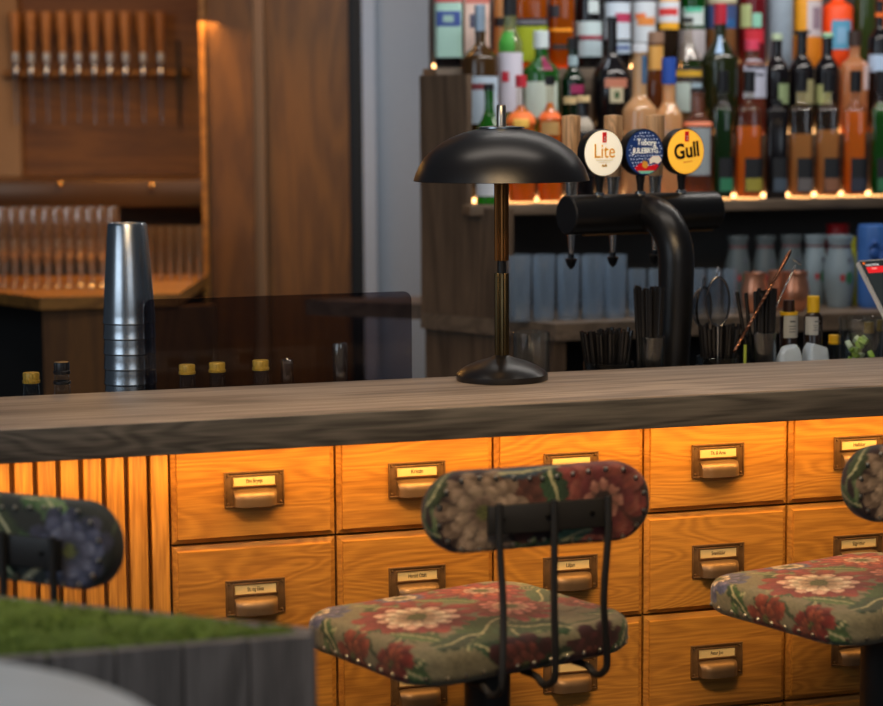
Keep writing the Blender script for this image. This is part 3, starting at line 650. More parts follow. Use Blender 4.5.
bm = bmesh.new(); prism(bm, poly, ZC-.045, ZC); obj('counter_top', bm, greyoak_h, bb, smooth=False)
ins = .012
def inset(q, n): return (q.x+n.x, q.y+n.y)
p1 = ca+chd*.03+Vector((.012, .012, 0)); p2 = L2+Vector((.012, .012, 0))
bm = bmesh.new(); prism(bm, [(p1.x, p1.y), (p2.x, p2.y), (p2.x+.03, p2.y+.03), (p1.x+.03, p1.y+.03)], .08, ZC-.046); obj('slanted_side', bm, greyoak, bb, smooth=False)
sp, _ = PT(566, 345, TF+.02)
bm = bmesh.new(); bx(bm, s_c+.0, sp, TF+.02, TF+.05, .08, ZC-.046, M=Matrix.Translation(W(0, 0, 0)) @ Matrix.Rotation(TH, 4, 'Z')); obj('front_post', bm, greyoak, bb, smooth=False)
bm = bmesh.new(); bx(bm, sp, 2.6, TF+.2, TF+.25, .0, ZC-.046, M=Matrix.Translation(W(0, 0, 0)) @ Matrix.Rotation(TH, 4, 'Z')); obj('open_front', bm, darkvoid, bb, smooth=False)
# bottle steps
zA = PT(720, 200.5, TA)[1]; ST = .125
zB = PT(800, 134, TA+ST)[1]; zC3 = PT(600, 68, TA+2*ST)[1]
print('shelf z', ZC, zA, zB, zC3, 'seat dist', TA)
steps = thing('bottle_steps', 'stepped smoked oak bottle shelf unit above the back counter', 'shelf', W(0, 0, 0), TH)
sA = PT(468, 205, TA)[0]; sC = PT(436, 74, TA+2*ST)[0]
bm = bmesh.new(); bx(bm, sA, 2.6, TA-.02, TA+3*ST, zA-.028, zA, .002); obj('bottom_shelf', bm, greyoak_h, steps)
bm = bmesh.new(); bx(bm, sA+.004, 2.6, TA+ST, TA+3*ST, zA+.001, zB, .002); obj('middle_step', bm, greyoak_h, steps)
bm = bmesh.new(); bx(bm, sC, 2.6, TA+2*ST, TA+3*ST, zB-.001+.002, zC3, .002); obj('top_step', bm, greyoak_h, steps)
bm = bmesh.new(); bx(bm, PT(432, 200, TA+3*ST+.02)[0], 2.6, TA+3*ST+.01, TA+3*ST+.04, ZC+.001, zC3+1.4); obj('back_panel', bm, darkwall, steps)
glow = plain('step_light_strip', (1, .7, .4, 1), .5, emit=(1, .52, .2, 1), es=5.5)
for (t_, z_, s0_) in ((TA+ST-.006, zA+.001, sA+.01), (TA+2*ST-.006, zB+.001, sA+.06), (TA+3*ST+.002, zC3+.001, sC+.03)):
    bm = bmesh.new(); bx(bm, s0_, 2.5, t_-.004, t_+.004, z_, z_+.013); o = obj('step_light', bm, glow, steps)
# side board of the unit, in the plane of the slanted end
q0, q1, q2 = ch_at(421.5), ch_at(468), ch_at(509)
sK = PT(428, 200, TA+3*ST)[0]
sb = thing('side_board', 'upright smoked oak side board at the left end of the bottle shelves', 'panel', (q0.x, q0.y, 0), math.atan2(-1, 1))
d1, d2 = (q1-q0).length, (q2-q0).length
zt1 = PT(445, 76, 2.0)[1]; 
q1w = q1.y
zt1 = H-(76-117)/FPX*q0.y*1.0
zt2 = H-(207-117)/FPX*(q1.y)
bm = bmesh.new(); prism(bm, [(0, ZC+.001), (d2, ZC+.001), (d2, zt2), (d1, zt2), (d1, zt1), (0, zt1)], -.02, 0, Matrix.Rotation(PI/2, 4, 'X') @ Matrix.Identity(4)); obj('board', bm, greyoak, sb, smooth=False)
# ---- bottles
tiers = {'A': (TA+.058, zA), 'B': (TA+ST+.060, zB), 'C': (TA+2*ST+.06, zC3)}
def bottle(tier, px, w, ytop, ycap, yneck, ysh, nw, body, cap, label, labels=(), liquid=None, fill=None, sq=None, cat='bottle', capw=None, group=None):
    t, z0 = tiers[tier]; s, za = PT(px, ytop, t); kx = W(s, t, 0).y/FPX/.985
    Z = lambda y: max(.002, PT(px, y, t)[1]-z0)
    hh = Z(ytop); zc, zn, zs = Z(ycap), Z(yneck), Z(ysh); r = w*kx/2; rn = nw*kx/2
    az = math.atan2(-W(s, t, 0).x, W(s, t, 0).y)     # front of the label turns to the room
    th_ = thing('bottle', label, cat, W(s, t, z0+.0005), az, group or 'bottles on the stepped back bar shelf')
    if sq: r *= .93
    prof = [(0, 0), (r*.93, 0), (r, .006), (r, zs)]
    for i in range(1, 9):
        q = i/8; e = .5-.5*math.cos(PI*q); prof.append((r+(rn-r)*e, zs+(zn-zs)*q))
    prof += [(rn, zc), (rn*1.12, zc), (rn*1.12, zc+.004), (rn*.9, zc+.004), (0, zc+.004)]
    bm = bmesh.new(); lathe(bm, prof, 28, sq=sq); obj('glass_body', bm, body, th_, ang=50)
    if liquid:
        zf = Z(fill); ri = r-.004
        pf = [(0, .006), (ri, .006)]
        for i in range(12):
            z_ = .006+(zf-.006)*(i+1)/12
            if z_ <= zs: rr = ri
            else: q = min(1, (z_-zs)/max(.001, zn-zs)); rr = (r+(rn-r)*(.5-.5*math.cos(PI*q)))-.004
            pf.append((max(.002, rr), z_))
        pf.append((0, zf)); bm = bmesh.new(); lathe(bm, pf, 24, sq=sq); obj('liquid', bm, liquid, th_, ang=50)
    if cap:
        rc = (capw or nw*1.15)*kx/2
        bm = bmesh.new(); lathe(bm, [(0, zc+.0045), (rc, zc+.0045), (rc, hh-.002), (rc-.002, hh), (0, hh)], 20); obj('cap', bm, cap, th_)
    lb = None
    for i, L_ in enumerate(labels):
        m_, y0, y1, a0, a1 = L_[:5]
        par = th_ if (lb is None or (len(L_) > 5 and L_[5] == 'n')) else lb
        lift = .0012+.0006*i
        za_, zb_ = Z(y1), Z(y0)
        bm = bmesh.new()
        def rad_at(z_):
            if z_ <= zs: return r
            q = min(1, (z_-zs)/max(.001, zn-zs)); return r+(rn-r)*(.5-.5*math.cos(PI*q))
        nst = 6; cols = []
        for jz in range(nst+1):
            z_ = za_+(zb_-za_)*jz/nst; row = []
            for i2 in range(13):
                a = math.radians(a0+(a1-a0)*i2/12); x, y = math.sin(a), -math.cos(a); kq = 1.
                if sq: kq = 1/((abs(x)**sq+abs(y)**sq)**(1/sq))
                rr = (rad_at(z_)+lift)*kq; row.append(bm.verts.new((rr*x, rr*y, z_)))
            cols.append(row)
        for A_, B_ in zip(cols, cols[1:]):
            for i2 in range(12): bm.faces.new((A_[i2], A_[i2+1], B_[i2+1], B_[i2]))
        o = obj('label' if par is th_ else 'label_print', bm, m_, par)
        if par is th_: lb = o
    return th_
white = P((205, 212, 222), .7); pale = P((190, 215, 205), .7); cream = P((215, 190, 140), .7); pink = P((215, 165, 150), .7)
navy = P((55, 80, 150), .6); redp = P((190, 35, 55), .6); blk = P((14, 15, 20), .4); dlabel = P((8, 13, 20), .6); org = P((235, 110, 25), .5); yel = P((225, 165, 30), .5)
clr = GL((242, 238, 230), .05, .12, (120, 95, 70)); grn = GL((40, 130, 40), .45, .12, (50, 150, 40)); dgrn = GL((15, 60, 25), .6, .12, (18, 70, 30)); brn = plain('brown_bottle_glass', (.045, .022, .006, 1), .12); dk = plain('black_bottle_glass', (.006, .005, .006, 1), .14); amb = GL((190, 100, 10), .55, .1, (205, 105, 6)); frost = GL((235, 190, 145), .93, .1, (235, 185, 130)); teal = P((90, 150, 135), .6)
ambL = GL((215, 110, 20), .85, .05, (255, 150, 40)); darkamb = GL((110, 50, 18), .7, .05, (120, 55, 20)); rosL = GL((200, 30, 45), .7, .05, (205, 35, 50)); tanL = GL((215, 165, 110), .8, .05, (225, 170, 105)); pinkclr = GL((205, 160, 140), .35, .12, (160, 105, 80))
# front row
bottle('A', 489, 27, 84, 92, 108, 136, 9, grn, blk, 'slim green bottle with black cap and white label, leftmost of the lowest shelf', [(white, 168, 196, -70, 60)])
bottle('A', 521, 29, 75, 89, 105, 122, 9, clr, redp, 'amber-filled bottle with red cap on the lowest shelf above the lamp', [(P((240, 120, 50), .6), 112, 124, -80, 80), (P((250, 200, 90), .6), 119, 127, -30, 30)], ambL, 106, capw=11)
bottle('A', 550, 26, 76, 87, 104, 124, 8, clr, blk, 'amber-filled bottle with black cap and orange band beside the red-capped one', [(P((240, 110, 40), .6), 112, 119, -80, 80), (P((190, 150, 90), .6), 122, 135, -40, 40)], ambL, 103, capw=10)
bottle('A', 583, 26, 96, 104, 114, 128, 12, dk, cream, 'squat dark bottle with cream collar behind the left wooden tap handle', [(P((165, 155, 140), .6), 118, 132, -30, 50)])
bottle('A', 640, 34, 44, 54, 94, 112, 13, GL((235, 205, 165), .7, .12, (235, 200, 150)), white, 'long-necked bottle of creamy pale liqueur above the middle badge', [(P((60, 95, 130), .6), 56, 84, 15, 75)], frost, 97, capw=15)
bottle('A', 669, 27, 58, 86, 100, 118, 12, frost, P((35, 75, 165), .5), 'frosted peach bottle with blue cap behind the badges', [(P((185, 150, 125), .6), 130, 165, -50, 50)], capw=14)
bottle('A', 698, 29, 88, 94, 112, 126, 12, pinkclr, blk, 'wide clear bottle with faint pink label behind the yellow badge', [(P((225, 130, 95), .6), 122, 126, -70, 70), (P((150, 160, 165), .6), 128, 175, -50, 55)])
ser = 'slim tonic bottles with tall black caps on the lowest shelf'
def series(px, w, body, liq, fill, lab2, label):
    bottle('A', px, w, 71 if px != 777 else 100, 94 if px != 777 else 104, 101 if px != 777 else 107, 111, 9, body, blk, label, [(dlabel, 158, 192, -15, 78), (lab2, 178, 191, -10, 76)], liq, fill, capw=11, group=ser, sq=6)
series(723, 22, clr, GL((10, 70, 25), .75, .05, (12, 75, 28)), 108, P((40, 120, 85), .6), 'black-capped bottle of dark green liquid, leftmost of the slim series')
series(749.5, 28, clr, ambL, 126, P((150, 140, 50), .6), 'black-capped bottle of orange liquid with olive label beneath the pink bottle')
series(777, 22, dk, None, None, P((60, 75, 90), .6), 'all-black short bottle between the orange and the tan slim bottles')
series(802, 25, clr, tanL, 134, P((95, 90, 90), .6), 'black-capped bottle of tan liquid directly right of the all-black bottle')
series(829, 25, clr, tanL, 130, P((130, 85, 60), .6), 'black-capped bottle of tan liquid with brown label, before the pale green cap')
series(856, 25, clr, ambL, 112, P((40, 45, 60), .6), 'black-capped bottle of bright orange liquid near the right edge')
series(882, 22, clr, GL((15, 120, 30), .7, .05, (20, 125, 35)), 103, P((40, 110, 70), .6), 'black-capped bottle of bright green liquid at the right edge')
# middle step
bottle('B', 480, 37, 5, 33, 42, 60, 10, brn, P((150, 170, 190), .35, .5), 'brown wine-shaped bottle with silver cap and white label at the left', [(P((175, 195, 215), .7), 77, 124, -65, 65), (P((120, 50, 60), .7), 84, 90, -30, 40)], capw=11)
bottle('B', 510, 24, -8, 18, 26, 46, 12, GL((215, 225, 190), .3, .12, (190, 205, 150)), blk, 'clear bottle with tall white label and small red mark left of the green one', [(P((205, 205, 222), .7), 53, 112, -75, 75), (P((60, 150, 50), .6), 32, 52, -60, 20, 'n'), (redp, 72, 82, -40, -5)])
bottle('B', 541, 36, 31, 50, 56, 72, 12, grn, P((195, 210, 215), .5), 'round-shouldered green bottle with white cap and purple seal', [(P((195, 210, 200), .7), 82, 118, -60, 60), (P((125, 30, 70), .5), 57, 71, 5, 40, 'n')], capw=15)
bottle('B', 573, 23, 38, 51, 66, 82, 10, GL((20, 50, 30), .8), blk, 'dark green bottle with pale neck label and pink seal', [(P((150, 175, 185), .6), 56, 66, -60, 60), (P((150, 40, 90), .6), 85, 94, -10, 60, 'n'), (cream, 97, 104, -50, 50, 'n')])
bottle('B', 612, 38, 17, 22, 50, 78, 10, dk, blk, 'tall black bottle with cream oval label and long neck', [(P((200, 130, 105), .6), 79, 88, -20, 50), (P((205, 200, 170), .6), 88, 103, -5, 35), (P((50, 90, 50), .6), 92, 99, 8, 22)], capw=11)
bottle('B', 656, 17, 32, 45, 70, 84, 14, GL((120, 65, 30), .7, .1, (130, 70, 30)), P((135, 105, 85), .6), 'brown bottle with cork stopper and gold foil neck', [(P((225, 170, 90), .4, .3), 46, 70, -85, 85)], capw=16)
bottle('B', 688, 30, 18, 24, 34, 72, 9, clr, blk, 'clear tapered bottle with dark yellow-lettered band', [(P((30, 32, 45), .6), 68, 80, -80, 80), (P((200, 160, 40), .6), 71, 77, -70, 60), (P((180, 200, 195), .7), 83, 112, -45, 10, 'n'), (P((150, 175, 190), .7), 83, 112, 14, 60, 'n'), (org, 82, 112, -75, -52, 'n')])
bottle('B', 720.5, 36.5, 4, 26, 36, 62, 11, plain('dark_green_wine_glass', (.012, .016, .004, 1), .12), P((165, 20, 45), .5), 'dark green wine bottle with red capsule above the yellow badge', [(P((150, 180, 215), .5), 36, 54, -18, 12)], capw=12)
bottle('B', 752, 29, 40, 52, 58, 66, 14, pinkclr, P((200, 60, 90), .5), 'pink bottle with grey-white label beneath a red stopper', [(P((175, 180, 200), .7), 60, 98, -30, 75), (P((40, 40, 55), .6), 66, 69, -20, 60), (P((40, 40, 55), .6), 74, 76, -10, 50)], rosL, 78, capw=14)
bottle('B', 777, 24, 34, 42, 55, 72, 10, dk, P((170, 190, 160), .6), 'black bottle with pale green cap, first of the black trio', [(P((130, 150, 110), .6), 84, 104, 10, 75)], capw=11)
bottle('B', 802, 24, 31, 35, 54, 70, 10, dk, blk, 'black bottle with wide flat black lip, middle of the black trio', [(P((150, 145, 105), .6), 80, 104, -20, 75)], capw=17)
bottle('B', 827.5, 24, 33, 39, 54, 70, 10, dk, P((150, 200, 165), .6), 'black bottle with mint green cap, rightmost of the black trio', [(P((160, 165, 110), .6), 85, 104, -60, 20)], capw=11)
bottle('B', 855, 29, 31, 48, 56, 66, 10, GL((230, 170, 120), .6, .12, (235, 170, 115)), P((50, 35, 30), .5), 'peach-coloured clear bottle with dark stopper at the right', [(P((205, 185, 185), .7), 62, 90, 35, 80)], capw=13, sq=4)
bottle('B', 880, 22, 1, 4, 26, 40, 8, dk, blk, 'black wine bottle with orange neck ring at the right edge', [(P((165, 190, 220), .7), 55, 72, -60, 70), (org, 13, 17, -85, 85, 'n')])
# top step
bottle('C', 448, 28, -42, -28, -20, -8, 12, dk, blk, 'dark bottle with large mint label and blue emblem, leftmost on the top step', [(P((165, 205, 195), .7), -2, 58, -80, 80), (navy, 12, 27, -45, 45), (P((190, 90, 90), .7), -2, 3, -70, 70), (P((150, 185, 180), .7), 16, 23, -20, 20)], sq=5)
bottle('C', 476, 27, -42, -28, -20, -8, 12, amb, blk, 'amber bottle with pale pink label behind the silver-capped one', [(P((220, 190, 180), .7), -3, 55, -45, 80), (P((195, 110, 100), .7), -3, 4, -40, 75), (P((80, 80, 105), .7), 15, 28, -25, 30)], sq=5)
bottle('C', 503, 18, -42, -30, -20, -6, 8, tanL, blk, 'narrow tan bottle with small black label on the top step', [(blk, 18, 27, -60, 50)])
bottle('C', 531, 33, -46, -30, -20, -8, 12, amb, yel, 'square amber bottle with black band and lime green label', [(P((150, 165, 15), .6), 26, 62, -70, 70), (P((25, 25, 40), .6), 19, 27, -80, 80, 'n'), (P((110, 110, 120), .6), 21.5, 24.5, -50, 50, 'n')], sq=6)
bottle('C', 562, 26, -46, -30, -20, -4, 10, amb, blk, 'amber rum bottle with small dark diamond labels', [(P((30, 30, 40), .6), 6, 18, -55, -10), (P((40, 35, 35), .6), 45, 50, -40, 40, 'n'), (P((255, 160, 30), .4), 29, 32, -80, 40, 'n')], sq=4)  # the thin orange strip is a painted highlight on the amber glass
bottle('C', 589, 25, -46, -30, -20, -6, 10, dk, blk, 'black bottle with white diamond mark and two white labels', [(P((185, 205, 210), .7), 22, 36, -70, 75), (P((150, 60, 75), .7), 36, 40, -40, 75), (P((170, 190, 200), .7), 41, 57, -50, 75, 'n'), (P((190, 205, 210), .7), 1, 14, -2, 45, 'n')], amb, 58)
bottle('C', 617, 26, -46, -30, -20, -8, 10, dk, blk, 'black bottle with tall white label printed in crimson', [(P((190, 205, 220), .7), 3, 40, -60, 80), (P((170, 45, 85), .7), 14, 23, -5, 75), (P((170, 190, 210), .7), 43, 54, -10, 80, 'n'), (navy, 47, 50, 0, 60)])
bottle('C', 644, 23, -46, -30, -20, -10, 10, dk, blk, 'black bottle with white label and slanted orange script', [(P((195, 205, 215), .7), 2, 43, -80, 80), (P((215, 110, 60), .7), 14, 20, -45, 10), (P((210, 130, 60), .7), 18, 26, -30, 60)])
bottle('C', 669, 23, -46, -30, -20, -10, 10, GL((60, 45, 30), .7), blk, 'dark bottle with round white label and red script on gold', [(yel, -4, 30, -45, 55), (P((205, 210, 220), .7), 2, 23, -75, 60), (P((200, 50, 50), .7), 9, 16, -50, 45)])
bottle('C', 694, 25, -46, -30, -20, -6, 9, GL((25, 100, 30), .6), blk, 'green bottle with round white and mint label on the top step', [(P((190, 205, 205), .7), 8, 26, -50, 50), (P((80, 180, 150), .7), 8, 13, -40, 40), (P((185, 180, 185), .7), 30, 60, -70, 60, 'n')])
bottle('C', 722, 29, -46, -30, -20, -6, 10, GL((185, 140, 95), .6, .1, (195, 145, 95)), blk, 'tan bottle with blue label behind the red capsule', [(P((50, 70, 120), .7), 6, 29, -75, 80), (P((30, 90, 150), .7), 20, 28, 10, 60), (P((180, 175, 150), .6), -10, 4, -70, 70, 'n')])
bottle('C', 753, 27, -46, -30, -20, -6, 10, GL((150, 40, 50), .6), blk, 'red bottle with pale green striped label on the top step', [(P((170, 185, 130), .7), 5, 28, -55, -5), (P((130, 190, 170), .7), 14, 28, 0, 40), (P((190, 30, 50), .6), 30, 44, -30, 50, 'n')])
bottle('C', 781, 25, -46, -30, -20, -8, 12, P((135, 150, 165), .5, noise=.15), blk, 'matt silver-grey bottle above the black trio')
bottle('C', 808, 28, -46, -30, -22, -10, 12, P((225, 155, 30), .45), blk, 'opaque yellow bottle with round grey-white label', [(P((190, 180, 185), .7), 1, 37, 0, 80), (P((135, 115, 130), .7), 8, 30, 22, 60), (P((205, 120, 15), .5), 38, 70, -80, 80, 'n')])
bottle('C', 838, 30, -30, -20, 0, 8, 12, P((235, 75, 20), .5), P((235, 80, 20), .5), 'opaque orange-red bottle with round blue label', [(P((80, 150, 185), .7), 21, 50, -20, 60), (P((120, 165, 200), .7), 28, 44, 0, 35)], capw=14)
bottle('C', 866, 22, -46, -30, -20, -2, 10, GL((80, 100, 50), .7), blk, 'dull green bottle on the top step right of the orange one')
bottle('C', 890, 22, -46, -30, -20, -4, 10, P((225, 110, 60), .5), blk, 'orange bottle cut by the right edge of the top step')
# ---- things on the back counter
def tumb(px, yt, yb, w, t, label, group, mat=tumbler_m):
    z0 = ZC; s, zt_ = PT(px, yt, t); kx = W(s, t, 0).y/FPX; r = w*kx/2; hh = zt_-z0
    bm = bmesh.new(); lathe(bm, [(0, 0), (r*.93, 0), (r*.96, .006), (r, hh), (r-.0025, hh), (r*.93-.003, .014), (0, .014)], 48, flute=.07, nfl=8)
    return tag(obj('highball_glass', bm, mat, None, W(s, t, z0+.0005)), label, 'glass', group)
ti = 0
ow = ['leftmost', 'second from the left', 'middle', 'fourth from the left', 'rightmost']
for row, (t_, y_) in enumerate(((TF+.10, 256), (TF+.185, 254.5))):
    for i, px in enumerate((519, 543, 567.5, 592, 614.5)):
        tumb(px+row*1.5, y_, 0, 23, t_, '%s tall frosty highball glass, %s row, back counter' % (ow[i], ('front', 'rear')[row]), 'highball glasses on the back counter')
for i, px in enumerate((637, 657, 698, 714, 730)):
    tumb(px, 269, 0, 15 if i > 1 else 19, TF+.12, 'shorter clear glass, %s between beer pipe and copper mugs' % ow[i], 'shorter glasses on the back counter')
jarwhite = P((88, 98, 102), .35, noise=.08)
jarshade = P((78, 88, 92), .4, noise=.08)  # darker copy for the left jars: their shade is put into the colour
jarwhite = P((125, 142, 152), .35, noise=.08)
def jar(px, yt, w, t, label, i):
    s, zt_ = PT(px, yt, t); kx = W(s, t, 0).y/FPX; r = w*kx/2; hh = zt_-ZC
    th_ = thing('ceramic_jar', label, 'jar', W(s, t, ZC+.0005), TH, 'white ceramic jars on the back counter')
    bm = bmesh.new(); lathe(bm, [(0, 0), (r*.75, 0), (r*.8, .01), (r, hh*.35), (r, hh*.6), (r*.72, hh*.82), (r*.7, hh*.88), (r*.86, hh*.97), (r*.84, hh), (r*.7, hh), (r*.6, hh*.9), (0, hh*.86)], 28); obj('jar_body', bm, jarwhite if i > 2 else jarshade, th_)
    bm = bmesh.new(); lathe(bm, [(r*.735, hh*.835), (r*.745, hh*.85), (r*.735, hh*.865)], 28); obj('neck_stripe', bm, P((100, 60, 62), .5), th_)
    for m_, a_, zz, rr in ((P((55, 110, 75), .5), 12, .42, .42), (P((150, 50, 55), .5), -16, .42, .26), (P((90, 95, 110), .5), 10, .66, .2)):
        bm = bmesh.new(); n = 14; c0 = None; ring = []
        for k_ in range(n):
            aa = 2*PI*k_/n; a = math.radians(a_)+rr*.75*math.cos(aa)*.9; z_ = hh*zz+r*rr*math.sin(aa)
            rz = r*1.012; a2 = a; ring.append(bm.verts.new((rz*math.sin(a2), -rz*math.cos(a2), z_)))
        bm.faces.new(ring); obj('floral_print', bm, m_, th_)
for i, (px, yt, w, t_) in enumerate(((738, 236, 25, TF+.27), (765, 236, 25, TF+.27), (791, 235, 26, TF+.26), (815, 235, 27, TF+.26), (840, 235.5, 31, TF+.17))):
    jar(px, yt, w, t_, ['white ceramic jar, leftmost above the glasses', 'white ceramic jar, second from left behind the copper mugs', 'white ceramic jar in the middle behind the copper mugs', 'white ceramic jar directly right of the copper mugs', 'white ceramic jar with red and green print beside the blue one'][i], i)
def mug(px, yt, w, t, label):
    s, zt_ = PT(px, yt, t); kx = W(s, t, 0).y/FPX; r = w*kx/2; hh = zt_-ZC
    th_ = thing('copper_mug', label, 'mug', W(s, t, ZC+.0005), TH, 'copper mugs on the back counter')
    bm = bmesh.new(); lathe(bm, [(0, 0), (r*.55, 0), (r*.85, hh*.1), (r*1.03, hh*.38), (r*1.0, hh*.6), (r*.84, hh*.86), (r*.90, hh), (r*.86, hh), (r*.80, hh*.86), (r*.9, hh*.5), (r*.5, .02), (0, .015)], 32); obj('mug_body', bm, copper, th_)
    bm = bmesh.new(); tube(bm, smooth_path([(0, r*.9, hh*.8), (0, r*1.5, hh*.75), (0, r*1.6, hh*.45), (0, r*.95, hh*.25)]), .003, 8); obj('handle', bm, copper, th_)
mug(755, 273, 26, TF+.09, 'hammered copper mug, leftmost of the three')
mug(777, 271, 20, TF+.19, 'hammered copper mug at the back between the other two')
mug(795, 272, 29, TF+.09, 'hammered copper mug, rightmost of the three')
def vase(px, yt, w, t, mat, label, prof, name='vase', cat='vase'):
    s, zt_ = PT(px, yt, t); kx = W(s, t, 0).y/FPX; r = w*kx/2; hh = zt_-ZC
    th_ = thing(name, label, cat, W(s, t, ZC+.0005), TH)
    bm = bmesh.new(); lathe(bm, [(0, 0)]+[(r*a, hh*b) for a, b in prof]+[(0, hh*prof[-1][1]-.01)], 32); obj('body', bm, mat, th_); return th_, r, hh
vase(838, 224, 28, TF+.30, P((150, 25, 30), .35), 'dark red vase behind the white jars', [(.6, 0), (.9, .3), (1, .6), (.95, .8), (.75, .93), (.85, 1), (.7, .99)])
vase(853, 237, 14, TF+.235, P((160, 165, 50), .4), 'slim yellow-green bottle vase between white jar and blue jug', [(.8, 0), (1, .2), (.9, .55), (.45, .85), (.5, 1), (.4, .99)])
th_, r, hh = vase(874, 225, 33, TF+.13, P((60, 105, 175), .35), 'blue glazed jug shaped like a carved face at the right edge', [(.8, 0), (.92, .06), (.95, .3), (1, .55), (.96, .8), (.98, .93), (.92, 1), (.8, .99)], 'face_jug', 'jug')
bl2 = P((45, 85, 155), .35)
for sx in (-1, 1):
    bm = bmesh.new(); lathe(bm, [(0, -.010), (.016, -.006), (.018, 0), (.014, .006), (0, .010)], 18, Matrix.Translation((sx*r*.38, -r*.88, hh*.66)) @ Matrix.Rotation(PI/2, 4, 'X')); obj('eye', bm, bl2, th_)
    bm = bmesh.new(); tube(bm, smooth_path([(sx*r*.12, -r*.99, hh*.72), (sx*r*.4, -r*.96, hh*.80), (sx*r*.72, -r*.74, hh*.73)]), .006, 8); obj('brow', bm, bl2, th_)
bm = bmesh.new(); tube(bm, [(0, -r*1.0, hh*.70), (0, -r*1.1, hh*.55), (0, -r*1.14, hh*.47), (0, -r*.98, hh*.44)], [.006, .010, .014, .008], 10); obj('nose', bm, bl2, th_)
bm = bmesh.new(); tube(bm, smooth_path([(-r*.5, -r*.86, hh*.33), (0, -r*1.0, hh*.28), (r*.5, -r*.86, hh*.33)]), .007, 8); obj('mouth', bm, bl2, th_)
# ================================================================== WALLS and the left room
YG = 7.0
g0, g1 = AY(363, 100, YG), AY(376, 100, YG); 
bm = bmesh.new(); bx(bm, g0.x+.0, 4.2, YG, YG+.15, 0, 3.0); struct('wall_back', bm, greywall)
bm = bmesh.new(); bx(bm, g0.x, g1.x, YG-.04, YG-.001, 0, 3.0); struct('trim_1', bm, palewall)
# wood-panelled wall left of the grey one
YP = 7.0
def X(px, Y): return AY(px, 200, Y).x
bm = bmesh.new(); bx(bm, X(350, YP), g0.x-.002, YP+.02, YP+.08, 0, 3.0); struct('gap_shade', bm, darkvoid)  # near-black strip put in for the shade of the open gap
bm = bmesh.new(); bx(bm, X(268, YP), X(350, YP), YP-.03, YP+.05, 0, 3.0); tag(obj('wood_panel', bm, walnut, smooth=False), 'wide orange-brown wood panel left of the grey wall', 'wood panel')
bm = bmesh.new(); bx(bm, X(255, YP), X(267.6, YP), YP-.06, YP+.05, 0, 3.0, .004); struct('trim_3', bm, plain('beige_wood_trim', (.22, .115, .05, 1), .5))
YQ = 6.9
recess_m = wood('recess_wood', (.085, .032, .005, 1), (.21, .088, .014, 1), 'X', .5, ring=5, stretch=.08, bump=.15)
bm = bmesh.new(); bx(bm, X(209, YQ), X(254.6, YQ), YQ, YQ+.05, 0, 3.0); tag(obj('wood_panel', bm, walnut, smooth=False), 'narrow dark wood panel right of the tap recess', 'wood panel')
bm = bmesh.new(); bx(bm, X(203, YQ), X(209, YQ)-.001, YQ-.03, YQ+.72, 0, 3.0, .003); struct('trim_4', bm, walnut_h)
bm = bmesh.new(); bx(bm, X(-140, YQ+.7), X(206, YQ+.7), YQ+.70, YQ+.75, 0, 3.0); struct('wall_left', bm, recess_m)
bm = bmesh.new(); bx(bm, X(-200, 7.56), X(22, 7.56), 7.56, 7.597, 1.30, 3.0); struct('wall_left_front', bm, beigewall)
bm = bmesh.new(); bx(bm, -3.5, 4.5, -1.0, 8.2, -.05, 0); struct('floor', bm, floor_m)
# tap rail on the recess wall
YTp = YQ+.62
tr_root = thing('tap_wall', 'row of wall-mounted beer taps with wooden handles in the left recess', 'beer taps', (0, 0, 0))
a = AY(10, 74, YTp); b = AY(186, 74, YTp)
bm = bmesh.new(); tube(bm, [AY(4, 75, YTp+.04), AY(188, 73, YTp+.04)], .016, 12); obj('tap_rail', bm, brass, tr_root)
hm_ = wood('glossy_orange_handle', (.30, .13, .04, 1), (.55, .27, .09, 1), 'Z', .4, ring=9, stretch=.2)
hp = None
txs = [16, 31.5, 47, 63, 78.5, 94.5, 110, 126, 143.5, 161]
KQ = YTp/FPX
for i, px in enumerate(txs):
    c0 = AY(px, 75, YTp)
    if hp is None:
        bm = bmesh.new(); lathe(bm, [(0, 22*KQ), (2.8*KQ, 22*KQ), (4.2*KQ, 40*KQ), (5.6*KQ, 60*KQ), (5.2*KQ, 62*KQ), (0, 62*KQ)], 16); h_ = obj('tap_handle', bm, hm_, tr_root)
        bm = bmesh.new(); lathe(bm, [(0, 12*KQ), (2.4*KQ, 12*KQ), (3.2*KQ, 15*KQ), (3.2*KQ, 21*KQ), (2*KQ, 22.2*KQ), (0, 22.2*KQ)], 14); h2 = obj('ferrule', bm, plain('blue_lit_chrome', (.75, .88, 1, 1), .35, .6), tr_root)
        bm = bmesh.new(); lathe(bm, [(0, -48*KQ), (.9*KQ, -48*KQ), (1.3*KQ, -18*KQ), (1.7*KQ, -14*KQ), (2.2*KQ, -4*KQ), (3.4*KQ, 0), (2.6*KQ, 8*KQ), (1.6*KQ, 12.5*KQ), (0, 12.5*KQ)], 14); tube(bm, [(0, .035, 0), (0, 0, 0)], .008, 8); h3 = obj('tap_body', bm, chrome, tr_root)
        hp = (h_, h2, h3); os_ = hp
    else:
        os_ = []
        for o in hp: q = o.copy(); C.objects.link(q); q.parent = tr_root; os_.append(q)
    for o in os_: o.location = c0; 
    if i in (9,): pass
c0 = AY(178.5, 75, YTp)
bm = bmesh.new(); tube(bm, [(0, 0, 34*KQ), (.001, 0, 10*KQ), (0, 0, 0), (.004, -.01, -12*KQ), (0, 0, -50*KQ)], [.006, .007, .012, .008, .005], 10); obj('black_tap', bm, blackmat, tr_root, c0)
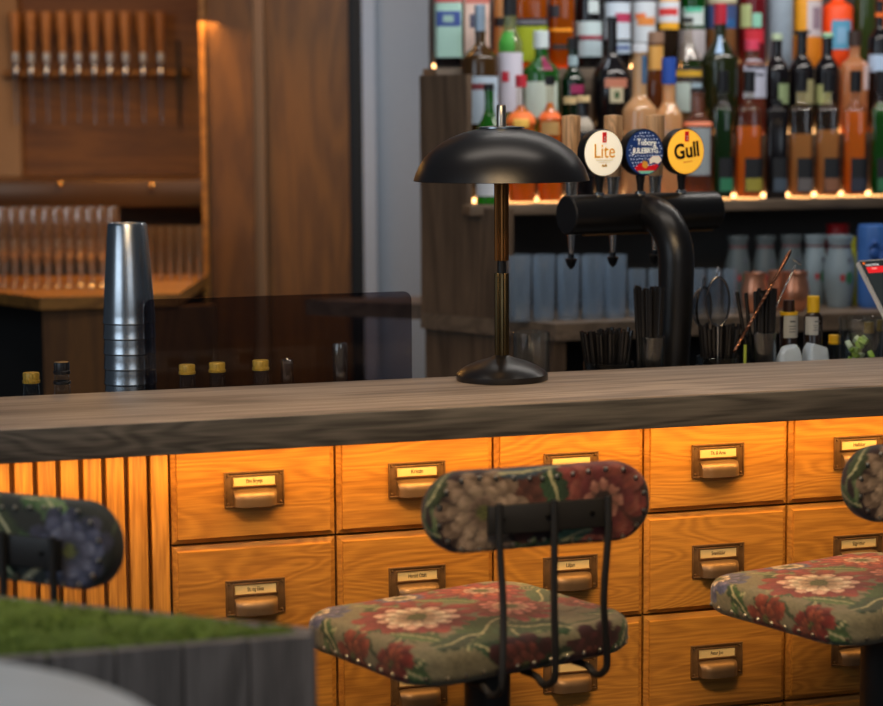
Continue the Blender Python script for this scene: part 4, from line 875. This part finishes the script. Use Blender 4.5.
# drip ledge / beam below taps
pa, pb = AY(-20, 181, 6.95), AY(203, 181, 6.95)
bm = bmesh.new(); bx(bm, X(-120, 6.95), X(202.5, 6.88), 6.87, 7.55, AY(100, 206, 6.95).z, AY(100, 180, 6.95).z, .004); lg = tag(obj('drip_ledge', bm, plain('dark_bronze_ledge', (.085, .042, .016, 1), .3, .4, noise=.3, scale=4), None), 'long dark bronze ledge below the wall taps', 'ledge')
for i, (px, py) in enumerate(((60, 184), (152, 186))):
    bm = bmesh.new(); bmesh.ops.create_uvsphere(bm, u_segments=12, v_segments=8, radius=.010); o = obj('brass_stud', bm, plain('bright_brass', (.9, .55, .2, 1), .2, 1), lg, AY(px, py, 6.862))
# glass counter, left
ZL = AY(100, 296, 6.05).z
cA = AY(40, 300, 6.0); 
ctr = thing('glass_counter', 'orange-brown wooden side counter carrying rows of glasses at the left', 'counter', (0, 0, 0))
ylm = 6.0
bm = bmesh.new(); prism(bm, [(cA.x, cA.y), (X(206, 6.86), 6.1), (X(206, 6.86), 6.86), (-3.0, 6.86), (-3.0, cA.y+.9), (AY(-20, 300, 6.3).x, 6.3)], ZL-.035, ZL); obj('counter_top', bm, walnut_h, ctr, smooth=False)
bm = bmesh.new(); prism(bm, [(cA.x+.0, cA.y+.03), (X(206, 6.86)+.1, 6.13), (X(206, 6.86)+.1, 6.17), (cA.x, cA.y+.07)], 0, ZL-.036); obj('front_panel', bm, walnut, ctr, smooth=False)
bm = bmesh.new(); bx(bm, -3.0, cA.x-.01, 6.62, 6.66, 0, ZL-.036); obj('dark_opening', bm, darkvoid, ctr, smooth=False)
# panel continuing under, between counter and grey wall (lower wood wall)
def stem_glass_bm(hh, r):
    b = bmesh.new(); lathe(b, [(0, 0), (r*.85, 0), (r*.8, .004), (r*.2, .012), (.006, .03), (.005, hh*.26), (.008, hh*.30), (r*.75, hh*.42), (r*.98, hh*.62), (r*.88, hh*.86), (r*.8, hh), (r*.8-.002, hh), (r*.86, hh*.86), (r*.95, hh*.62), (r*.7, hh*.44), (0, hh*.33)], 20); return b
fg = None; Yg = 6.30
for row in range(2):
    Yr = (6.36, 6.52)[row]
    for i in range(11):
        px = 3+i*11.0+row*3
        p = AY(px, 284, Yr); 
        n_ = ['first', 'second', 'third', 'fourth', 'fifth', 'sixth', 'seventh', 'eighth', 'ninth', 'tenth', 'eleventh'][i]
        lab = 'stemmed tulip beer glass, %s from the left in the %s row on the side counter' % (n_, ('front', 'rear')[row])
        if fg is None:
            hh = AY(px, 209, Yr).z-ZL
            fg = obj('beer_glass', stem_glass_bm(hh, .019), beerglass_m); tag(fg, lab, 'glass', 'stemmed beer glasses on the side counter'); o = fg
        else: o = fg.copy(); C.objects.link(o); o['label'] = lab
        o.location = (p.x, Yr, ZL+.0005)
fg = None
for i, px in enumerate((152, 161.5, 171, 180.5, 190, 199.5)):
    p = AY(px, 284, 6.62)
    lab = 'straight tall beer glass, %s in the line right of the steel tins' % ('leftmost', 'second', 'third', 'fourth', 'fifth', 'rightmost')[i]
    if fg is None:
        hh = AY(px, 226, 6.62).z-ZL; b_ = bmesh.new(); lathe(b_, [(0, 0), (.012, 0), (.0125, .01), (.0145, hh), (.0130, hh), (.011, .012), (0, .012)], 20)
        fg = obj('beer_glass', b_, beerglass_m); tag(fg, lab, 'glass', 'straight beer glasses on the side counter'); o = fg
    else: o = fg.copy(); C.objects.link(o); o['label'] = lab
    o.location = (p.x, 6.62, ZL+.0005)
# ================================================================== STOOLS
def paint(size, bg, items, seed, n=420):
    """tapestry pattern on an n x n grid of 'size' metres; items painted in order"""
    rs = np.random.RandomState(seed); g = (np.arange(n)+.5)/n*size-size/2; Xg, Yg_ = np.meshgrid(g, g)
    img = np.zeros((n, n, 3)); img[:] = bg
    wob = sum(np.sin(Xg*f1+p1)*np.cos(Yg_*f2+p2) for f1, f2, p1, p2 in rs.uniform(20, 90, (5, 4)))*.0022
    Xw, Yw = Xg+wob, Yg_+wob*.7
    def col(*c): return np.array(srgb(*c)[:3])
    for it in items:
        k = it[0]
        if k == 'flower':
            _, cx, cy, R, npet, cols, rot = it[:7]; sq = it[7] if len(it) > 7 else 1.
            dx, dy = Xw-cx, (Yw-cy)*sq; r = np.hypot(dx, dy); a = np.arctan2(dy, dx)
            L_ = len(cols)-1
            for j, c in enumerate(cols[:-1]):
                Rj = R*(1-.62*j/max(1, L_-1)*(1 if L_ > 2 else .7)); nn = npet+(j % 2)*2-j; ph = rot+j*1.3
                w = np.abs(np.cos(nn*(a+ph)/2)); m = r < Rj*(.55+.45*w**.4*(1+.14*np.sin(3*a+j)))
                rel = np.clip(r/Rj, 0, 1)
                base = col(*c)[None, None]*(0.5+.55*rel**1.5)[..., None]
                base = base*(1-.72*np.exp(-(w/.22)**2)*(rel > .25)+.22*(w > .93)*(rel > .4))[..., None]
                tip = (rel > .82)[..., None]*.28*np.array([1, .85, .75])*col(*c).mean()
                img = np.where(m[..., None], base+tip, img)
            m = r < R*.16; spk = (np.sin(Xg*900)*np.sin(Yg_*900) > .1)
            img = np.where(m[..., None], np.where(spk[..., None], col(*cols[-1]), col(*cols[-1])*.4), img)
        elif k == 'leaf':
            _, cx, cy, Ln, wd, ang, c = it[:7]
            dx, dy = Xw-cx, Yw-cy; u = dx*math.cos(ang)+dy*math.sin(ang); v = -dx*math.sin(ang)+dy*math.cos(ang)
            v2 = v-.18*wd*np.sin(u/Ln*3)
            prof = wd*np.sqrt(np.clip(1-(u/Ln)**2, 0, 1))*(1-.35*u/Ln)*(.72+.28*np.abs(np.sin(u/Ln*9)))
            m = np.abs(v2) < prof
            sh = .6+.7*np.clip((v2/wd+1)/2, 0, 1); vein = np.abs(np.sin((u+np.abs(v2)*1.1)/Ln*14)) < .18
            base = col(*c)[None, None]*sh[..., None]; base = np.where((vein & m)[..., None], base*1.5+.01, base)
            base = np.where((np.abs(v2) < .0022)[..., None], col(185, 180, 140), base)
            img = np.where(m[..., None], base, img)
        elif k == 'vine':
            _, pts, wd, c = it; P_ = smooth_path([(x, y, 0) for x, y in pts], 10)
            dmin = np.full(Xg.shape, 9.)
            for q in P_: dmin = np.minimum(dmin, np.hypot(Xw-q.x, Yw-q.y))
            m = dmin < wd; img = np.where(m[..., None], col(*c)*(1-.4*dmin/wd)[..., None], img)
    weave = 1+.16*np.sin(Xg*2100)*np.sin(Yg_*2100)+rs.normal(0, .05, img.shape[:2])
    return np.clip(img*weave[..., None], 0, 1)
def bgc(*c): return np.array(srgb(*c)[:3])
def canvas_lookup(cv, size, u, v):
    n = cv.shape[0]; i = int((v+size/2)/size*n) % n; j = int((u+size/2)/size*n) % n; return cv[i, j]
CR = (150, 40, 50); RU = (135, 50, 38); PK = (200, 120, 105); CM = (215, 195, 165); GR = (62, 92, 52); G2 = (95, 120, 75); BU = (72, 22, 30); BL = (80, 90, 125); OL = (110, 115, 60); TN = (165, 155, 120)
rs_ = random.Random(11)
def scatter_leaves(n, size, seed):
    r = random.Random(seed); return [('leaf', r.uniform(-size/2, size/2), r.uniform(-size/2, size/2), r.uniform(.03, .06), r.uniform(.012, .022), r.uniform(0, 6.28), r.choice((GR, G2, (75, 100, 70), (60, 85, 60)))) for _ in range(n)]
def scatter_vines(n, size, seed):
    r = random.Random(seed); out = []
    for _ in range(n):
        x, y = r.uniform(-size/2, size/2), r.uniform(-size/2, size/2); a = r.uniform(0, 6.28); pts = [(x, y)]
        for k_ in range(4): a += r.uniform(-1, 1); x += .035*math.cos(a); y += .035*math.sin(a); pts.append((x, y))
        out.append(('vine', pts, r.uniform(.0025, .005), r.choice(((170, 160, 125), (120, 135, 95), (85, 100, 70)))))
    return out
SZ = .70
seat_cv = paint(SZ, bgc(138, 132, 106), scatter_leaves(80, SZ, 5)+scatter_vines(40, SZ, 1)+[
    ('flower', -.105, .0, .105, 13, [(145, 50, 44), (135, 28, 45), (205, 165, 140), CM, (190, 160, 130), OL], .3),
    ('flower', .10, .10, .09, 12, [(125, 25, 45), CR, (175, 85, 60), (190, 160, 140), OL], 1.),
    ('flower', -.04, .15, .08, 11, [(135, 30, 45), CR, BL, CM, OL], .2),
    ('flower', .06, -.035, .085, 13, [(150, 35, 50), RU, PK, (205, 160, 130), OL], .9),
    ('flower', -.20, .16, .06, 9, [BL, (110, 110, 140), CM, OL], .1),
    ('flower', .21, -.06, .06, 9, [CR, RU, PK, OL], .1),
    ('leaf', -.05, -.12, .085, .042, .5, GR), ('leaf', -.02, -.165, .07, .034, 1.2, (52, 84, 55)), ('leaf', -.13, -.15, .06, .026, .2, (58, 84, 60)), ('leaf', .17, .02, .06, .03, .9, (70, 100, 70)), ('leaf', .0, .07, .06, .022, 2.2, G2), ('leaf', .03, -.15, .06, .03, 2.6, (50, 80, 48)), ('leaf', -.17, -.09, .05, .02, 1.9, G2),
    ('flower', -.03, -.235, .075, 9, [BU, (105, 45, 35), (120, 60, 45), OL], .2), ('flower', .13, -.24, .07, 9, [BU, (85, 30, 35), (115, 50, 40), OL], .8),
    ('leaf', .045, -.235, .045, .028, .3, (40, 62, 38)), ('leaf', .2, -.215, .05, .02, 1.3, GR),
    ('flower', -.265, .0, .055, 8, [(140, 60, 35), (150, 75, 45), OL], .3), ('flower', -.25, -.12, .05, 8, [RU, (150, 75, 45), OL], .3),
], 3)
seat_cv = np.clip(seat_cv, 0, 1)**1.22*np.array([.80, .80, .84])
back_cv = paint(SZ, bgc(52, 26, 28), scatter_vines(20, SZ, 8)+scatter_leaves(30, SZ, 9)+[
    ('flower', -.045, .015, .07, 9, [(85, 42, 32), (95, 50, 38), (100, 55, 40), OL], .7), ('flower', .105, .01, .085, 9, [(120, 45, 42), (135, 70, 60), (110, 40, 45), (165, 115, 100), (60, 30, 30)], .2, .9), ('leaf', .018, .03, .045, .022, 1.55, (45, 75, 48)), ('leaf', .035, -.055, .05, .02, .3, (85, 115, 95)),
    ('flower', -.105, .0, .078, 11, [(125, 105, 88), (150, 130, 112), (165, 145, 125), (130, 110, 95), OL], .4), ('flower', -.10, -.075, .04, 9, [(150, 130, 112), (165, 145, 125), OL], .4),
    ('leaf', -.18, .05, .04, .018, 1., (60, 75, 40)), ('leaf', -.02, .066, .06, .012, .1, (60, 80, 95)),
], 5)**1.15*.72
back_cv2 = paint(SZ, bgc(38, 42, 38), scatter_vines(20, SZ, 18)+scatter_leaves(30, SZ, 19)+[
    ('leaf', -.05, .0, .05, .025, .5, (55, 70, 50)), ('leaf', .0, .03, .05, .02, 2.0, (60, 70, 45)),
    ('flower', .125, -.005, .07, 10, [(50, 52, 70), (70, 75, 98), (95, 98, 118), (70, 72, 90), OL], .4), ('flower', -.09, .0, .06, 10, [(85, 40, 40), (110, 70, 60), OL], .4)], 6)
def fabric_mat():
    m, nt, out = new_mat('floral_tapestry'); N = nt.nodes.new
    b = N('ShaderNodeBsdfPrincipled'); at = N('ShaderNodeAttribute'); at.attribute_name = 'pattern'
    setp(b, Roughness=.85); b.inputs['Sheen Weight'].default_value = .15
    tc = N('ShaderNodeTexCoord'); w = N('ShaderNodeTexNoise'); w.inputs['Scale'].default_value = 700; L(nt, tc.outputs['Object'], w.inputs['Vector'])
    bp = N('ShaderNodeBump'); bp.inputs['Strength'].default_value = .4; bp.inputs['Distance'].default_value = .001
    L(nt, w.outputs['Fac'], bp.inputs['Height']); L(nt, bp.outputs[0], b.inputs['Normal']); L(nt, at.outputs['Color'], b.inputs['Base Color']); L(nt, b.outputs[0], out.inputs[0]); return m
fab = fabric_mat()
def cushion(w, d, th, rc, edge, name, parent, cv, loc, rot=(0, 0, 0), dome=.01, nr=70, seg=320, two=False):
    """padded slab, outline a rounded rectangle w x d; concentric grid so the pattern wraps over the side"""
    bm = bmesh.new(); base = rrect(w, d, rc, 24); pts = []
    # resample outline evenly
    per = [Vector((x, y)) for x, y in base]; per.append(per[0]); Ls = [0]
    for a, b in zip(per, per[1:]): Ls.append(Ls[-1]+(b-a).length)
    tot = Ls[-1]; j = 0
    for i in range(seg):
        q = tot*i/seg
        while Ls[j+1] < q: j += 1
        f = (q-Ls[j])/max(1e-9, Ls[j+1]-Ls[j]); pts.append(per[j].lerp(per[j+1], f))
    # per ring: (scale shrink distance, z, extra arc length)
    prof = []
    for i in range(nr+1): prof.append(('top', i/nr))
    rows = []; uv = []; lay = bm.verts.layers.float_color.new('pattern')
    c_ = bm.verts.new((0, 0, th+dome)); uvs = {c_: (0, 0)}
    for i in range(1, nr+1):
        q = i/nr; row = []
        for p in pts:
            l = p.length; pd = p*((l-edge)/l)*q
            v = bm.verts.new((pd.x, pd.y, th+dome*(1-q*q))); uvs[v] = (pd.x, pd.y); row.append(v)
        rows.append(row)
    ns = 26
    for i in range(1, ns+1):
        # rounded shoulder then straight bulged side then tuck under
        q = i/ns; row = []
        tot_l = edge*PI/2+(th-2*edge)+edge*PI/2; s_ = q*tot_l
        if s_ < edge*PI/2: a = s_/edge; off_, z_ = edge*math.sin(a)-edge, th-edge+edge*math.cos(a)
        elif s_ < edge*PI/2+th-2*edge: off_, z_ = 0, th-edge-(s_-edge*PI/2)
        else: a = (s_-edge*PI/2-(th-2*edge))/edge; off_, z_ = edge*math.cos(a)-edge, edge-edge*math.sin(a)
        for p in pts:
            l = p.length; nrm = p/l; pd = p+nrm*off_; v = bm.verts.new((pd.x, pd.y, z_)); u_ = p+nrm*(s_-edge); uvs[v] = (u_.x, u_.y); row.append(v)
        rows.append(row)
    for i in range(seg): bm.faces.new((c_, rows[0][i], rows[0][(i+1) % seg]))
    for A, B in zip(rows, rows[1:]):
        for i in range(seg): bm.faces.new((A[i], B[i], B[(i+1) % seg], A[(i+1) % seg]))
    bm.faces.new(rows[-1][::-1])
    for v in bm.verts:
        u = uvs.get(v, (0, 0)); c = canvas_lookup(cv, SZ, u[0], u[1]); v[lay] = (float(c[0]), float(c[1]), float(c[2]), 1)
    o = obj(name, bm, fab, parent, loc, rot, ang=80); return o, pts
SEATZ = .84
def stud_proto(): 
    bm = bmesh.new(); lathe(bm, [(0, .0032), (.0026, .0025), (.0042, 0), (.0042, -.001), (0, -.001)], 12); return bm
studm = plain('antique_nail_head', (.40, .36, .28, 1), .3, 1.)
stud_mesh = None
def studs(parent, pts_n):
    global stud_mesh
    for p, n in pts_n:
        if stud_mesh is None:
            o = obj('nail_head', stud_proto(), studm, parent); stud_mesh = o.data
        else: o = bpy.data.objects.new('nail_head', stud_mesh); C.objects.link(o); o.parent = parent
        o.location = p; o.rotation_euler = Vector(n).to_track_quat('Z', 'Y').to_euler()
def stool(cx, cy, yaw, label, cv_back, byaw=0, name='bar_stool'):
    """local: backrest on the -y side, sitter faces +y"""
    th_ = thing(name, label, 'bar stool', (cx, cy, 0), yaw, 'floral bar stools along the bar')
    W_, D_, TK = .465, .385, .060
    st, pts = cushion(W_, D_, TK, .075, .022, 'seat', th_, seat_cv, (0, 0, SEATZ-TK-.01), dome=.010)
    n = 46; pn = []
    for i in range(n):
        p = pts[int(i*len(pts)/n)]; nr = p.normalized(); pn.append(((p.x+nr.x*-.0005, p.y-nr.y*.0005, .0155), (nr.x, nr.y, -.25)))
    studs(st, pn)
    bm = bmesh.new(); prism(bm, rrect(.31, .29, .05), SEATZ-TK-.022, SEATZ-TK-.0105); obj('seat_plate', bm, blackmat, th_)
    bm = bmesh.new(); lathe(bm, [(0, .02), (.036, .02), (.036, .45), (.039, .46), (.039, SEATZ-TK-.022), (0, SEATZ-TK-.022)], 28, Matrix.Translation((0, -.055, 0))); obj('column', bm, blackmat, th_)
    bm = bmesh.new(); lathe(bm, [(0, 0), (.19, 0), (.19, .008), (.05, .022), (.037, .03), (0, .03)], 40, Matrix.Translation((0, -.055, 0))); obj('floor_base', bm, blackmat, th_)
    bm = bmesh.new(); n_ = 40; tube(bm, [(.15*math.cos(2*PI*i/n_), -.055+.15*math.sin(2*PI*i/n_), .28) for i in range(n_+1)], .009, 10, False); [tube(bm, [(0, -.055, .28), (.15*math.cos(a), -.055+.15*math.sin(a), .28)], .008, 8) for a in (.5, .5+2*PI/3, .5+4*PI/3)]; obj('foot_ring', bm, blackmat, th_)
    # backrest: pill-shaped pad, its rear face towards -y
    yb, zb = -D_/2-.000, 1.055; BY = math.radians(-15); cb, sb_ = math.cos(BY), math.sin(BY)
    RB = lambda x, y: (x*cb-(y-yb)*sb_, yb+x*sb_+(y-yb)*cb)
    BW, BH, BTk = .390, .130, .050
    bk, bp_ = cushion(BW, BH, BTk, .0635, .018, 'backrest', th_, cv_back, RB(0, yb+BTk*.5)+(zb,), (PI/2, 0, BY), dome=.004, nr=36, seg=260)
    pn = []
    inn = [p*(1-.016/p.length) for p in bp_]; 
    for i in range(30):
        p = inn[int((i+.5)*len(inn)/30)]; pn.append(((p.x, p.y, BTk+.0012), (0, 0, 1)))
    studs(bk, pn)
    ry = yb-BTk*.5-.006
    bm = bmesh.new(); bx(bm, -.098, .112, ry-.006-yb, ry-.0005+.003-yb, zb-.034, zb+.012, .001, Matrix.Translation((0, yb, 0)) @ Matrix.Rotation(BY, 4, 'Z'))
    obj('back_bracket', bm, blackmat, th_)
    for sx in (-1, 0, 1):
        x = sx*.112; zb2 = SEATZ-TK-.030
        X0, Y0_ = RB(x*.84+.012, ry-.012); x = x*.96+.004
        pts_ = smooth_path([(X0, Y0_, zb+.017), (X0, Y0_, zb-.05), (X0, .6*Y0_+.4*(ry-.012), SEATZ+.05), (x, ry-.012, zb2+.035), (x, ry-.004, zb2+.010), (x, ry+.018, zb2-.0), (x, ry+.04, zb2+.010), (x, ry+.075, zb2+.011)], 5)
        bm = bmesh.new(); tube(bm, pts_, .0062, 10); obj('back_rod', bm, blackmat, th_)
        bm = bmesh.new(); lathe(bm, [(0, 0), (.004, 0), (.004, .003), (0, .004)], 10, Matrix.Translation(RB(x*.72+.0, ry-.006)+(zb-.01,)) @ Matrix.Rotation(PI/2, 4, 'X')); obj('bracket_bolt', bm, P((40, 38, 36), .3, .8), th_)
    return th_
YA = math.radians(35)
mc = AZ(468, 614, SEATZ); SEATZ += .012
print('seat center', mc)
stool(mc.x, mc.y, YA, 'floral upholstered bar stool with black rods, the middle one before the drawers', back_cv)
stool(mc.x+.716, mc.y+.235, YA-.02, 'floral upholstered bar stool cut off by the right edge of the photo', back_cv)
stool(-.602, 3.28, math.radians(-13), 'floral upholstered bar stool at the left, its seat behind the planter', back_cv2)
# ================================================================== PLANTER and near table
ZP = 1.02
cR = AZ(309, 629, ZP); cL = AZ(-30, 655, ZP)
dF = (cR-cL).normalized(); far = AZ(0, 597, ZP)
pt = thing('planter_box', 'weathered grey timber planter box topped with green moss in the foreground', 'planter', (cR.x, cR.y, 0))
o2 = Vector((0, 0)); A = Vector((cL.x-cR.x, cL.y-cR.y))*1.5; f2 = Vector((far.x-cR.x, far.y-cR.y)); f3 = f2*1.15
poly = [(0, 0), (f3.x, f3.y), (A.x, A.y)]
bm = bmesh.new(); prism(bm, poly, .0, ZP-.022)
obj('planter_core', bm, darkvoid, pt, smooth=False)
fd = A.normalized(); nn_ = Vector((fd.y, -fd.x)); 
if nn_.y > 0: nn_ = -nn_
npk = 0; Ltot = A.length; x = 0.
while x < Ltot:
    wd_ = .085; a0 = fd*x; a1 = fd*(x+wd_-.003)
    bm = bmesh.new(); prism(bm, [(a0.x+nn_.x*.001, a0.y+nn_.y*.001), (a1.x+nn_.x*.001, a1.y+nn_.y*.001), (a1.x+nn_.x*.022, a1.y+nn_.y*.022), (a0.x+nn_.x*.022, a0.y+nn_.y*.022)], .0, ZP-.004); obj('plank', bm, greyplank, pt, smooth=False); x += wd_
bm = bmesh.new()
gd = f3.normalized(); ng = Vector((-gd.y, gd.x)); 
if ng.y < 0: ng = -ng
prism(bm, [(0, 0), (f3.x, f3.y), (f3.x+ng.x*.02, f3.y+ng.y*.02), (ng.x*.02, ng.y*.02)], 0, ZP-.004); obj('rear_plank', bm, greyplank, pt, smooth=False)
# moss: bumpy ground of tufts
bm = bmesh.new(); n = 90; rr_ = random.Random(2); rows = []
from mathutils import noise as mno
tri = [(Vector((0, 0))), Vector((f3.x, f3.y)), Vector((A.x, A.y))]
for i in range(n+1):
    row = []
    for j in range(n+1):
        p = tri[0]+(tri[1]-tri[0])*(i/n)+((tri[2]-tri[1])*(j/n))*(i/n)
        e = min(1, min(j, n-j)/6., i/6.)
        h_ = mno.noise(Vector((p.x*14, p.y*14, 1)))*.009+mno.noise(Vector((p.x*60, p.y*60, 5)))*.006
        row.append(bm.verts.new((p.x, p.y, ZP-.014+e*(.014+h_))))
    rows.append(row)
for A_, B_ in zip(rows, rows[1:]):
    for j in range(n):
        try: bm.faces.new((A_[j], B_[j], B_[j+1], A_[j+1]))
        except ValueError: pass
bmesh.ops.remove_doubles(bm, verts=bm.verts, dist=1e-5)
moss_m = plain('green_moss', (.15, .21, .03, 1), .95, noise=.55, bump=1., scale=35)
mo = obj('moss', bm, moss_m, pt, ang=180); mo['kind'] = 'stuff'
bm = bmesh.new(); rr_ = random.Random(9)
for _ in range(2500):
    i = math.sqrt(rr_.random()); j = rr_.random(); p = tri[0]+(tri[1]-tri[0])*i+((tri[2]-tri[1])*j)*i
    if i < .03 or j < .02 or j > .98: continue
    a = rr_.uniform(0, 6.28); h_ = rr_.uniform(.006, .016); w_ = .0018; z_ = ZP-.004
    v = [bm.verts.new((p.x+w_*math.cos(a), p.y+w_*math.sin(a), z_)), bm.verts.new((p.x-w_*math.cos(a), p.y-w_*math.sin(a), z_)), bm.verts.new((p.x+rr_.uniform(-.006, .006), p.y+rr_.uniform(-.006, .006), z_+h_))]
    bm.faces.new(v)
o = obj('moss_tufts', bm, moss_m, pt); o['kind'] = 'stuff'
# pale stone table top, lower left, nearest the camera
ZS = 1.095
e0, e1 = AZ(-5, 660, ZS), AZ(150, 706, ZS)
de = Vector((e1.x-e0.x, e1.y-e0.y)).normalized(); pe = Vector((de.y, -de.x)); pe = pe if pe.y < 0 else -pe
Rr = .42; mid_e = Vector(((e0.x+e1.x)/2, (e0.y+e1.y)/2)); hl = Vector((e1.x-e0.x, e1.y-e0.y)).length/2
cc_ = mid_e+pe*math.sqrt(Rr*Rr-hl*hl)
tt_ = thing('stone_table', 'pale grey marble table top blurred in the lower left corner', 'table', (cc_.x, cc_.y, 0))
stone = plain('pale_marble', (.82, .86, .83, 1), .4, noise=.25, scale=7)
bm = bmesh.new(); lathe(bm, [(0, ZS-.025), (Rr-.004, ZS-.025), (Rr, ZS-.02), (Rr, ZS-.004), (Rr-.004, ZS), (0, ZS)], 96); obj('table_top', bm, stone, tt_)
bm = bmesh.new(); lathe(bm, [(0, 0), (.25, 0), (.25, .01), (.04, .03), (.035, ZS-.026), (0, ZS-.026)], 32); obj('pedestal', bm, blackmat, tt_)
# ================================================================== LIGHT
def area(name, loc, target, size, power, col, sy=None, spread=PI):
    l = bpy.data.lights.new(name, 'AREA'); l.energy = power; l.color = col; l.size = size; l.spread = spread
    if sy: l.shape = 'RECTANGLE'; l.size_y = sy
    o = bpy.data.objects.new(name, l); C.objects.link(o); o.location = loc
    d = Vector(target)-Vector(loc); o.rotation_euler = d.to_track_quat('-Z', 'Y').to_euler(); return o
w = bpy.data.worlds.new('World'); bpy.context.scene.world = w; w.use_nodes = True
w.node_tree.nodes['Background'].inputs[0].default_value = (.55, .68, .85, 1); w.node_tree.nodes['Background'].inputs[1].default_value = .06
# strip under the overhang, shining down the drawer fronts
lo = W(.15, -OV+.050, ZTOP-.066); o = area('bar_strip_lamp', lo, W(.15, -OV+.10, .0), 3.3, 6.6, (1, .55, .15), .02)
o.rotation_euler = (math.radians(2), 0, TH)
# daylight windows of the room (left, behind the camera), dim bar ceiling lamp, added fill lights
area('window_daylight', (-3.2, 1.2, 2.3), (0.2, 4.2, 1.1), 2.2, 30, (.72, .86, 1.0), 1.6)
area('room_daylight', (1.2, -1.5, 2.8), (0.2, 4.0, .9), 2.5, 18, (.80, .90, 1.0), 1.5)
area('table_moss_fill', (-.75, 2.2, 2.9), (-.75, 2.4, 1.0), .5, 5, (1, .96, .9), .5)  # unseen lamp added to brighten the near table and moss
area('bar_ceiling_lamp', (.15, 4.1, 2.9), (.15, 4.1, 1.1), 1.6, 8, (1, .88, .76), .3)
area('drawer_front_fill', (.2, 2.0, 2.9), (.35, 3.95, .75), 1.6, 8, (1, .68, .36), .3, math.radians(60))  # unseen warm light added to even out the drawer fronts
area('grey_wall_fill', (-.12, 5.9, 2.8), (-.05, 7.0, 1.3), .6, 6, (.78, .88, 1.0), .4, math.radians(90))  # unseen cool light added to brighten the grey wall
# unseen light added over the bottle shelves to lift the labels
p = W(1.35, 1.15, 2.6); area('bottle_label_fill', p, W(1.35, 1.75, 1.55), 2.0, 20, (1, .93, .86), .15).rotation_euler[2] += 0
# warm lamp in the left tap recess
area('tap_recess_lamp', (-1.4, 6.85, 2.75), (-1.25, 7.5, 1.5), .6, 4.2, (1, .47, .12), .2)
area('glass_counter_lamp', (-.95, 6.45, 2.0), (-1.1, 6.5, 1.0), 1.0, 9, (1, .49, .12), .15)
area('wood_panel_lamp', (-.55, 6.2, 2.75), (-.45, 7.0, 1.2), .5, 4, (1, .46, .11), .2)
# ================================================================== CAMERA
cam = bpy.data.cameras.new('camera'); co = bpy.data.objects.new('camera', cam); C.objects.link(co)
cam.sensor_width = 36; cam.lens = FPX/883*36; cam.clip_start = .05; cam.clip_end = 50
co.matrix_world = Matrix.Translation((0, 0, H)) @ Matrix.Rotation(PI/2-PITCH, 4, 'X') @ Matrix.Rotation(-ROLL, 4, 'Z')
cam.dof.use_dof = True; cam.dof.focus_distance = 4.08; cam.dof.aperture_fstop = 2.6
sc = bpy.context.scene; sc.camera = co
sc.view_settings.view_transform = 'Standard'; sc.view_settings.look = 'None'; sc.view_settings.gamma = 1; sc.view_settings.use_curve_mapping = False
sc.view_settings.exposure = 0.0
sc.cycles.use_denoising = True; sc.cycles.max_bounces = 10; sc.cycles.transparent_max_bounces = 24; sc.cycles.sample_clamp_indirect = 4
